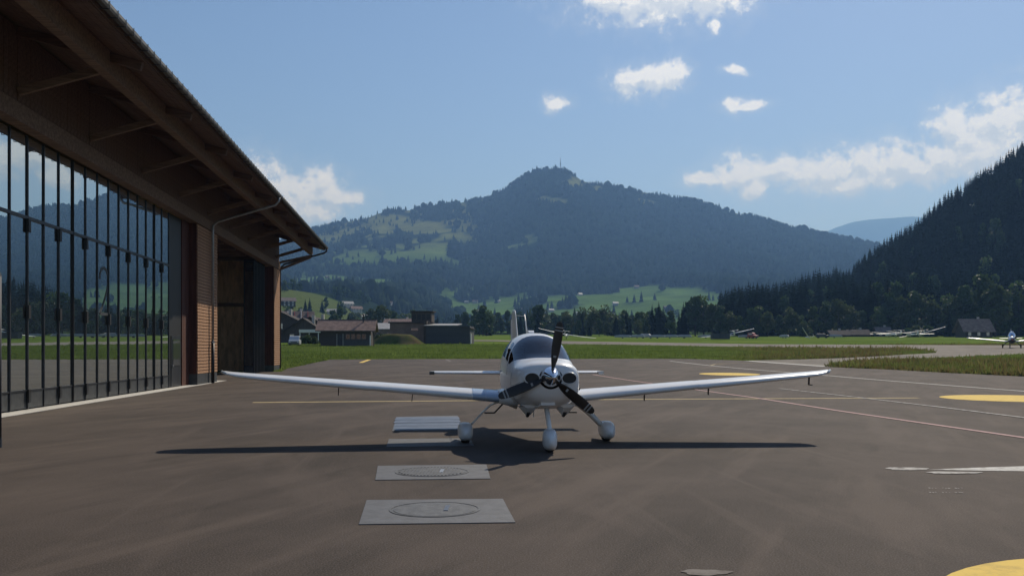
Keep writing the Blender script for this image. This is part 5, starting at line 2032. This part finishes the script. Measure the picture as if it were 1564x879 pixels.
# belt beyond the runway: tops as seen in the photograph (px, top y, kind, distance)
for px, top, kd, dist in [
    (868, 494, 'd0', 395), (884, 488, 'd2', 400), (900, 492, 'c0', 402), (915, 484, 'd5', 398), (928, 490, 'd1', 405), (941, 478, 'c1', 404), (951, 487, 'd2', 396), (962, 482, 'c2', 402),
    (974, 488, 'd4', 392), (985, 478, 'd3', 400), (996, 463, 'c0', 405), (1006, 460, 'c3', 398), (1013, 466, 'c1', 404), (1024, 474, 'd0', 396), (1037, 474, 'c2', 402), (1044, 460, 'c4', 400),
    (1052, 456, 'd5', 404), (1062, 452, 'd2', 396), (1075, 449, 'd3', 402), (1088, 462, 'd1', 397), (1101, 466, 'd2', 385), (1114, 476, 'd4', 383), (1130, 482, 'd0', 380), (1146, 470, 'd2', 384),
    (1160, 466, 'd3', 386), (1172, 474, 'd1', 380), (1190, 478, 'd5', 382), (1206, 470, 'd4', 380), (1222, 480, 'd3', 378), (1243, 468, 'd0', 384), (1262, 462, 'd2', 386), (1280, 455, 'd1', 388),
    (1298, 468, 'd4', 385), (1318, 474, 'd0', 388), (1340, 466, 'd3', 386), (1358, 446, 'd2', 390), (1378, 452, 'd1', 388), (1396, 445, 'd0', 386), (1413, 452, 'd4', 384), (1428, 458, 'd5', 388),
    (1444, 448, 'd3', 386), (1460, 452, 'd1', 380), (1474, 436, 'd2', 378), (1498, 420, 'd0', 380), (1520, 432, 'd1', 368), (1538, 448, 'd4', 380), (1556, 428, 'd3', 376), (1580, 424, 'd2', 380),
    (1605, 436, 'd0', 376), (1640, 420, 'd1', 380), (1680, 428, 'd4', 376), (1450, 470, 'c2', 362), (1425, 474, 'c0', 366),
]:
    X_, Y_ = at_px(px, dist)
    g0 = float(land(X_, Y_))
    H = max(4, EYE + (533 - top) / F * dist - g0)
    lb = LAB_D if kd[0] == 'd' else LAB_E
    if (px, top) == (1520, 432):
        lb = ('pale green round-crowned tree standing right behind the brown-roofed barn', lb[1])
    tree(kd, X_, Y_, H, lb[0], lb[1], 'leafy_tree' if kd[0] == 'd' else 'spruce_tree', wide=(1.0 if kd[0] == 'd' else 1.1))
# rounded bushes at the foot of the wood
for px, top, dist, lb in [(1226, 494, 372, 'rounded pale bush behind the tipped white glider'), (1400, 498, 360, 'broad clipped hedge bush behind the raised glider wing'), (1416, 497, 361, 'rounded hedge bush right of the broad one, left of the barn'),
                          (1389, 500, 361, 'small hedge bush at the left end of the pair behind the gliders')]:
    X_, Y_ = at_px(px, dist)
    H = EYE + (533 - top) / F * dist - float(land(X_, Y_))
    tree('b%d' % (px % 3), X_, Y_, H, lb, None, 'bush', 'bush', wide=1.25)
# trees around the houses on the left and in front of the valley
for px, top, kd, dist in [(463, 512, 'b0', 196), (472, 511, 'b1', 198), (480, 514, 'b2', 197), (575, 511, 'b1', 205), (583, 509, 'b0', 207)]:
    X_, Y_ = at_px(px, dist)
    H = EYE + (533 - top) / F * dist - float(land(X_, Y_))
    tree(kd, X_, Y_, H, {463: 'dark bush behind the silver van', 472: 'rounded bush under the white shed roof', 480: 'low bush left of the hut wall', 575: 'dark shrub right of the hut porch', 583: 'shrub on the left shoulder of the earth mound'}[px], None, 'bush', 'bush', wide=1.15)
LAB_L = ('leafy tree among the houses on the left-hand slope', 'leafy trees of the left-hand slope')
LAB_V = ('tree in the village belt between the mound and the runway trees', 'trees of the village belt')
for k in range(34):
    px = rt.uniform(432, 640)
    dist = rt.uniform(430, 780)
    X_, Y_ = at_px(px, dist)
    tree(rt.choice(['d0', 'd1', 'd2', 'd3', 'd4', 'c1']), X_, Y_, rt.uniform(9, 15), LAB_L[0] if True else '', LAB_L[1], 'leafy_tree')
for k in range(120):
    px = rt.uniform(650, 1085)
    dist = rt.uniform(408, 620)
    X_, Y_ = at_px(px, dist)
    tree(rt.choice(['d0', 'd2', 'd3', 'd5', 'c0', 'c2', 'd4']), X_, Y_, rt.uniform(8, 14) * (1 if px > 700 else .75), LAB_V[0], LAB_V[1], 'leafy_tree')
# the wooded hill: nearest and skyline spruces one by one
cand = []
for gy in np.arange(398, 676, 6.5):
    for gx in np.arange(80, 460, 6.5):
        X_, Y_ = gx + rt.uniform(-2.5, 2.5), gy + rt.uniform(-2.5, 2.5)
        px = 782 + F * X_ / Y_
        if px < 1098 or px > 1760: continue
        if Y_ < 404 + 8 * math.sin(X_ * .11): continue
        cand.append((X_, Y_))
cand = np.array(cand)
hz = land(cand[:, 0], cand[:, 1])
# the left spur of the wood stands on level ground and tapers towards the valley
pxs = 782 + F * cand[:, 0] / cand[:, 1]
tops_px = [1090, 1097, 1105, 1120, 1140, 1160, 1185, 1210, 1225, 1240, 1255, 1262, 1275, 1290, 1310, 1330, 1360, 1400, 1440, 1470, 1510, 1564, 1800]
tops_py = [452, 447, 441, 437, 429, 428, 425, 423, 412, 411, 407, 416, 402, 414, 392, 378, 356, 333, 296, 276, 250, 213, 100]
lim = np.interp(pxs, tops_px, tops_py)
limH = EYE + (533 - lim) / F * cand[:, 1] - hz
Hs = np.array([rt.uniform(14, 29) for _ in cand])
Hs = np.minimum(Hs, np.maximum(limH * np.array([rt.uniform(.84, 1.02) for _ in cand]), 0))
ok = Hs > 6
cand, hz, Hs, pxs = cand[ok], hz[ok], Hs[ok], pxs[ok]
topy = 533 - F * (hz + Hs - EYE) / cand[:, 1]
# visibility: how far each top stands above everything nearer in the same direction
vis = np.zeros(len(cand))
order = np.argsort(cand[:, 1])
hor = np.full(400, 540.0)
for i in order:
    b = int((pxs[i] - 1090) / 4)
    w_ = 1
    sl = slice(max(0, b - w_), b + w_ + 1)
    vis[i] = hor[sl].max() - topy[i]
    hor[sl] = np.minimum(hor[sl], topy[i])
inview = pxs < 1590
rank = np.argsort(-(vis * inview))
LIMIT = 250
chosen = rank[:LIMIT]
rest = rank[LIMIT:]
for i in chosen:
    if rt.random() < .10 and topy[i] > np.interp(pxs[i], tops_px, tops_py) + 12:
        tree(rt.choice(['d2', 'd3', 'd5', 'd0']), cand[i, 0], cand[i, 1], Hs[i] * .9, 'lighter leafy tree standing among the dark spruces of the hillside', 'leafy trees among the hillside spruces', 'leafy_tree', wide=.8, z=hz[i] - .3)
        continue
    tree('c%d' % rt.randrange(5), cand[i, 0], cand[i, 1], Hs[i], LAB_C[0], LAB_C[1], 'spruce_tree', wide=rt.uniform(1.05, 1.45), z=hz[i] - .3)


def forest_mass(name, tm, P, H, h0, wide, cols, m):
    """many trees nobody could count, as one mesh; tm is a list of templates"""
    Vs, Fs, Cs = [], [], []
    base = 0
    r = np.random.default_rng(len(P))
    which = r.integers(0, len(tm), len(P))
    for w in range(len(tm)):
        idx = np.where(which == w)[0]
        if len(idx) == 0: continue
        V, Fc, T = tm[w]
        a = r.uniform(0, 6.28, len(idx))
        s = (H[idx] / h0)[:, None]
        c_, s_ = np.cos(a)[:, None], np.sin(a)[:, None]
        wd = wide * r.uniform(.85, 1.2, len(idx))[:, None]
        X_ = P[idx, 0][:, None] + (V[None, :, 0] * c_ - V[None, :, 1] * s_) * s * wd
        Y_ = P[idx, 1][:, None] + (V[None, :, 0] * s_ + V[None, :, 1] * c_) * s * wd
        Z_ = P[idx, 2][:, None] + V[None, :, 2] * s
        vv = np.stack([X_, Y_, Z_], -1).reshape(-1, 3)
        ff = (Fc[None] + (np.arange(len(idx)) * len(V))[:, None, None]).reshape(-1, Fc.shape[1]) + base
        cc = cols[idx][:, None, :] * T[None, :, None]
        Vs.append(vv); Fs.append(ff); Cs.append(cc.reshape(-1, 3))
        base += len(vv)
    o = big_mesh(name, np.concatenate(Vs), np.concatenate(Fs), np.concatenate(Cs), m)
    return tag(o, kind='stuff')


def cols_for(n, a, b, seed):
    r = np.random.default_rng(seed)
    t = r.uniform(0, 1, (n, 1))
    return (np.asarray(a) * (1 - t) + np.asarray(b) * t) * r.uniform(.75, 1.25, (n, 1))


P = np.stack([cand[rest, 0], cand[rest, 1], hz[rest] - .3], 1)
o = forest_mass('hillside_forest', [conifer_tmpl(200 + k, 20, 4.2, 15, 8, False) for k in range(3)], P, Hs[rest], 20, 1.15, cols_for(len(P), CON_COL, CON_COL2, 5), M_needle)
tag(o, 'dense dark spruce wood covering the right-hand hillside', 'forest')

# mountain forest: tiny trees, one mass
def cone2(seed):
    r = random.Random(seed)
    V, Fc, T = [], [], []
    for z0, z1, rad in ((.06, .62, .21), (.34, 1.0, .145)):
        b = len(V)
        n = 5
        for k in range(n):
            a = 2 * math.pi * k / n + r.uniform(-.3, .3)
            q = rad * r.uniform(.8, 1.2)
            V.append((q * math.cos(a), q * math.sin(a), z0)); T.append(r.uniform(.75, 1.1))
        V.append((0, 0, z1)); T.append(1.15)
        for k in range(n):
            Fc.append((b + k, b + (k + 1) % n, b + n))
    return np.array(V), np.array(Fc), np.array(T)


def blob(seed):
    r = random.Random(seed)
    V, Fc, T = [], [], []
    rings = ((.10, .22), (.38, .40), (.70, .34), (.92, .15))
    n = 6
    for z, rad in rings:
        for k in range(n):
            a = 2 * math.pi * k / n + r.uniform(-.3, .3)
            q = rad * r.uniform(.75, 1.25)
            V.append((q * math.cos(a), q * math.sin(a), z + r.uniform(-.05, .05))); T.append(r.uniform(.75, 1.2))
    for i in range(len(rings) - 1):
        for k in range(n):
            a, b = i * n + k, i * n + (k + 1) % n
            Fc += [(a, b, b + n), (a, b + n, a + n)]
    V.append((0, 0, 1)); T.append(1.1)
    for k in range(n):
        Fc.append(((len(rings) - 1) * n + k, (len(rings) - 1) * n + (k + 1) % n, len(V) - 1))
    return np.array(V), np.array(Fc), np.array(T)


NM = 150000
X_ = rng.uniform(-1500, 2300, NM)
Y_ = rng.uniform(1250, 3760, NM)
px_ = 782 + F * X_ / Y_
keep = (px_ > 380) & (px_ < 1760)
X_, Y_ = X_[keep], Y_[keep]
Z_ = land(X_, Y_)
am_ = meadow_amount(X_, Y_, Z_)
gaps = smoothstep(fbm(X_, Y_, 130, 71, 3), -.75, -.35)
left_thin = smoothstep(782 + F * X_ / Y_, 760, 600) * smoothstep(Z_, 120, 300)
gaps = gaps * (1 - left_thin * (1 - smoothstep(fbm(X_, Y_, 90, 72, 3), -.35, .15)))
ridge_gap = np.where(Z_ > 0, 1, 1)
keep = (rng.uniform(0, 1, len(X_)) < (1 - am_) * (.10 + .90 * gaps) * .62 * (.7 + .3 * smoothstep(Y_, 1300, 2200))) | (rng.uniform(0, 1, len(X_)) < .012)
X_, Y_, Z_ = X_[keep], Y_[keep], Z_[keep]
H_ = rng.uniform(13, 23, len(X_)) * (1 - .25 * smoothstep(Z_, 350, 650))
low_ = rng.uniform(0, 1, len(X_)) < .9 * np.maximum(meadow_amount(X_, Y_, Z_ + H_ * .8), meadow_amount(X_, Y_, Z_ + H_ * .4)) * smoothstep(3300 - Y_, 0, 100)
X_, Y_, Z_, H_ = X_[~low_], Y_[~low_], Z_[~low_], H_[~low_]
big = rng.uniform(0, 1, len(X_)) < .06
H_ = np.where(big, H_ * 1.3, H_) * (1 + .25 * fbm(X_, Y_, 90, 97, 3))
P = np.stack([X_, Y_, Z_ - 1.0], 1)
print('mountain trees', len(P))
o = forest_mass('mountain_forest', [cone2(k) for k in range(6)] + [blob(k) for k in range(1)], P, H_, 1.0, 1.15, cols_for(len(P), CON_COL * .75, CON_COL2 * 1.1, 6) * (1 + .55 * fbm(X_, Y_, 210, 95, 4))[:, None] + np.array((.010, .013, .003)) * (smoothstep(fbm(X_, Y_, 120, 96, 4), .05, .4) * smoothstep(900 - (782 + F * X_ / Y_), 0, 250))[:, None], M_far_tree)
tag(o, 'distant conifer forest covering the mountain slopes', 'forest')

# valley trees between 430 m and 1300 m: hedgerows and copses
NV = 16000
X_ = rng.uniform(-480, 560, NV)
Y_ = rng.uniform(560, 1420, NV)
px_ = 782 + F * X_ / Y_
keep = (px_ > 395) & (px_ < 1330)
X_, Y_ = X_[keep], Y_[keep]
Z_ = land(X_, Y_)
am_ = meadow_amount(X_, Y_, Z_)
clump = smoothstep(fbm(X_, Y_ * .5, 75, 91, 3), .05, .28)
leftm = smoothstep(-X_, 95, 130) * (1 - smoothstep(Y_, 900, 1050))
dens = clump * .36 * (1 - .55 * am_) * (1 - .55 * leftm)
am_ = np.maximum(am_, np.maximum(meadow_amount(X_, Y_ + 0 * Y_, Z_ + 12), meadow_amount(X_, Y_, Z_ + 6)) * smoothstep(Y_, 700, 800))
dens = dens * (1 - .8 * am_)
keep = rng.uniform(0, 1, len(X_)) < dens
for hx_, hy_ in HOUSE_XY:
    keep &= ~((np.abs(X_ - hx_) < 9) & (Y_ > hy_ - 45) & (Y_ < hy_ + 9))
X_, Y_, Z_ = X_[keep], Y_[keep], Z_[keep]
H_ = rng.uniform(7, 15, len(X_))
P = np.stack([X_, Y_, Z_ - .5], 1)
cut = rng.uniform(0, 1, len(P)) < .68
print('valley trees', len(P))
o = forest_mass('valley_trees', [leafy_tmpl(300 + k, 1.0, .34, 9, 14, .085) for k in range(3)], P[cut], H_[cut], 1.0, 1.1, cols_for(int(cut.sum()), DEC_COL * .8, DEC_COL3, 8), M_far_tree)
tag(o, 'copses and hedgerows of the far valley floor', 'trees')
o = forest_mass('valley_spruces', [cone2(k + 10) for k in range(3)], P[~cut], H_[~cut] * 1.3, 1.0, 1.1, cols_for(int((~cut).sum()), CON_COL, CON_COL2, 9), M_far_tree)
tag(o, 'spruces scattered over the far valley floor', 'trees')


# ------------------------------------------------------------------ standing grass
def inside(poly, X, Y):
    r = np.zeros(len(X), bool)
    n = len(poly)
    for i in range(n):
        (x0, y0), (x1, y1) = poly[i], poly[(i + 1) % n]
        c = ((y0 > Y) != (y1 > Y)) & (X < (x1 - x0) * (Y - y0) / (y1 - y0 + 1e-12) + x0)
        r ^= c
    return r


def outline(o):
    """boundary polygon of a paved sheet, from its mesh"""
    from collections import defaultdict
    cnt = defaultdict(int)
    for p in o.data.polygons:
        for a, b in p.edge_keys:
            cnt[(a, b)] += 1
    nxt = defaultdict(list)
    for (a, b), c in cnt.items():
        if c == 1:
            nxt[a].append(b); nxt[b].append(a)
    start = next(iter(nxt))
    loop, prev, cur = [start], None, start
    while True:
        n = [q for q in nxt[cur] if q != prev]
        if not n or n[0] == start: break
        prev, cur = cur, n[0]
        loop.append(cur)
        if len(loop) > 5000: break
    return [tuple(o.data.vertices[i].co[:2]) for i in loop]


paved = [outline(bpy.data.objects[n]) for n in ('apron', 'taxiway', 'runway')]
NB = 190000
Y_ = 55 + 135 * rng.uniform(0, 1, NB) ** 1.25
q = rng.uniform(-.30, .62, NB)
X_ = q * Y_
keep = np.ones(NB, bool)
for pg in paved:
    keep &= ~inside(pg, X_, Y_)
# the hangar stands on the left
keep &= ~((X_ * math.cos(YAW) + Y_ * math.sin(YAW) < XW + .25) & (-X_ * math.sin(YAW) + Y_ * math.cos(YAW) < S_END + .3))
X_, Y_ = X_[keep], Y_[keep]
n = len(X_)
print('grass tufts', n)
pxx = 782 + F * X_ / Y_
dock = smoothstep(pxx, 1060, 1200) * smoothstep(fbm(X_, Y_, 9, 53, 3), -.55, .2)
h = rng.uniform(.10, .24, n) * (1 + .7 * dock) * (1 + .5 * (fbm(X_, Y_, 6, 77, 3)))
tall = rng.uniform(0, 1, n) < .05 * (.25 + dock)
h = np.where(tall, h * 1.9 + .1, h)
nbld = 3
a = rng.uniform(0, 6.28, (n, nbld))
w = rng.uniform(.035, .09, (n, nbld)) * (1 + .3 * dock[:, None])
ox = rng.normal(0, .10, (n, nbld)); oy = rng.normal(0, .10, (n, nbld))
lx = rng.normal(0, .30, (n, nbld)) * h[:, None]; ly = rng.normal(0, .30, (n, nbld)) * h[:, None]
bx_ = X_[:, None] + ox; by_ = Y_[:, None] + oy
z0_ = gz(by_) - .10
hh = h[:, None] * rng.uniform(.6, 1.2, (n, nbld)) + .06
V = np.stack([
    np.stack([bx_ - np.cos(a) * w, by_ - np.sin(a) * w, z0_], -1),
    np.stack([bx_ + np.cos(a) * w, by_ + np.sin(a) * w, z0_], -1),
    np.stack([bx_ + lx, by_ + ly, z0_ + hh], -1)], 2).reshape(-1, 3)
Fc = np.arange(len(V)).reshape(-1, 3)
ga, gb, gc = np.array((.105, .160, .030)), np.array((.165, .210, .055)), np.array((.165, .120, .055))
t = np.clip(rng.uniform(0, 1, (n, 1)) * .6 + .4 * (fbm(X_, Y_, 12, 88, 3)[:, None] + .5), 0, 1)
c = ga * (1 - t) + gb * t
dk = (dock * rng.uniform(.2, 1.1, n)).clip(0, 1)[:, None]
c = c * (1 - dk) + gc * dk
C = np.repeat(c, nbld * 3, axis=0)
tag(big_mesh('grass', V, Fc, C, M_grass), 'uncut grass and reddish dock beside the apron and taxiway', 'grass', kind='stuff')

# ------------------------------------------------------------------ haze in the valley
hz_b = MB().box((-6500, -3100, -1.1), (9400, 12700, 1640)).build('haze', None)
hm = bpy.data.materials.new('valley_haze')
hm.use_nodes = True
ht = hm.node_tree
ht.nodes.clear()
pv = ht.nodes.new('ShaderNodeVolumePrincipled')
pv.inputs['Color'].default_value = (0.26, 0.51, 1.0, 1)
pv.inputs['Density'].default_value = HAZE_DENSITY
pv.inputs['Absorption Color'].default_value = (.30, .30, .30, 1)
pv.inputs['Anisotropy'].default_value = 0.25
ho = ht.nodes.new('ShaderNodeOutputMaterial')
ht.links.new(pv.outputs[0], ho.inputs['Volume'])
hz_b.data.materials.append(hm)
tag(hz_b, kind='stuff')
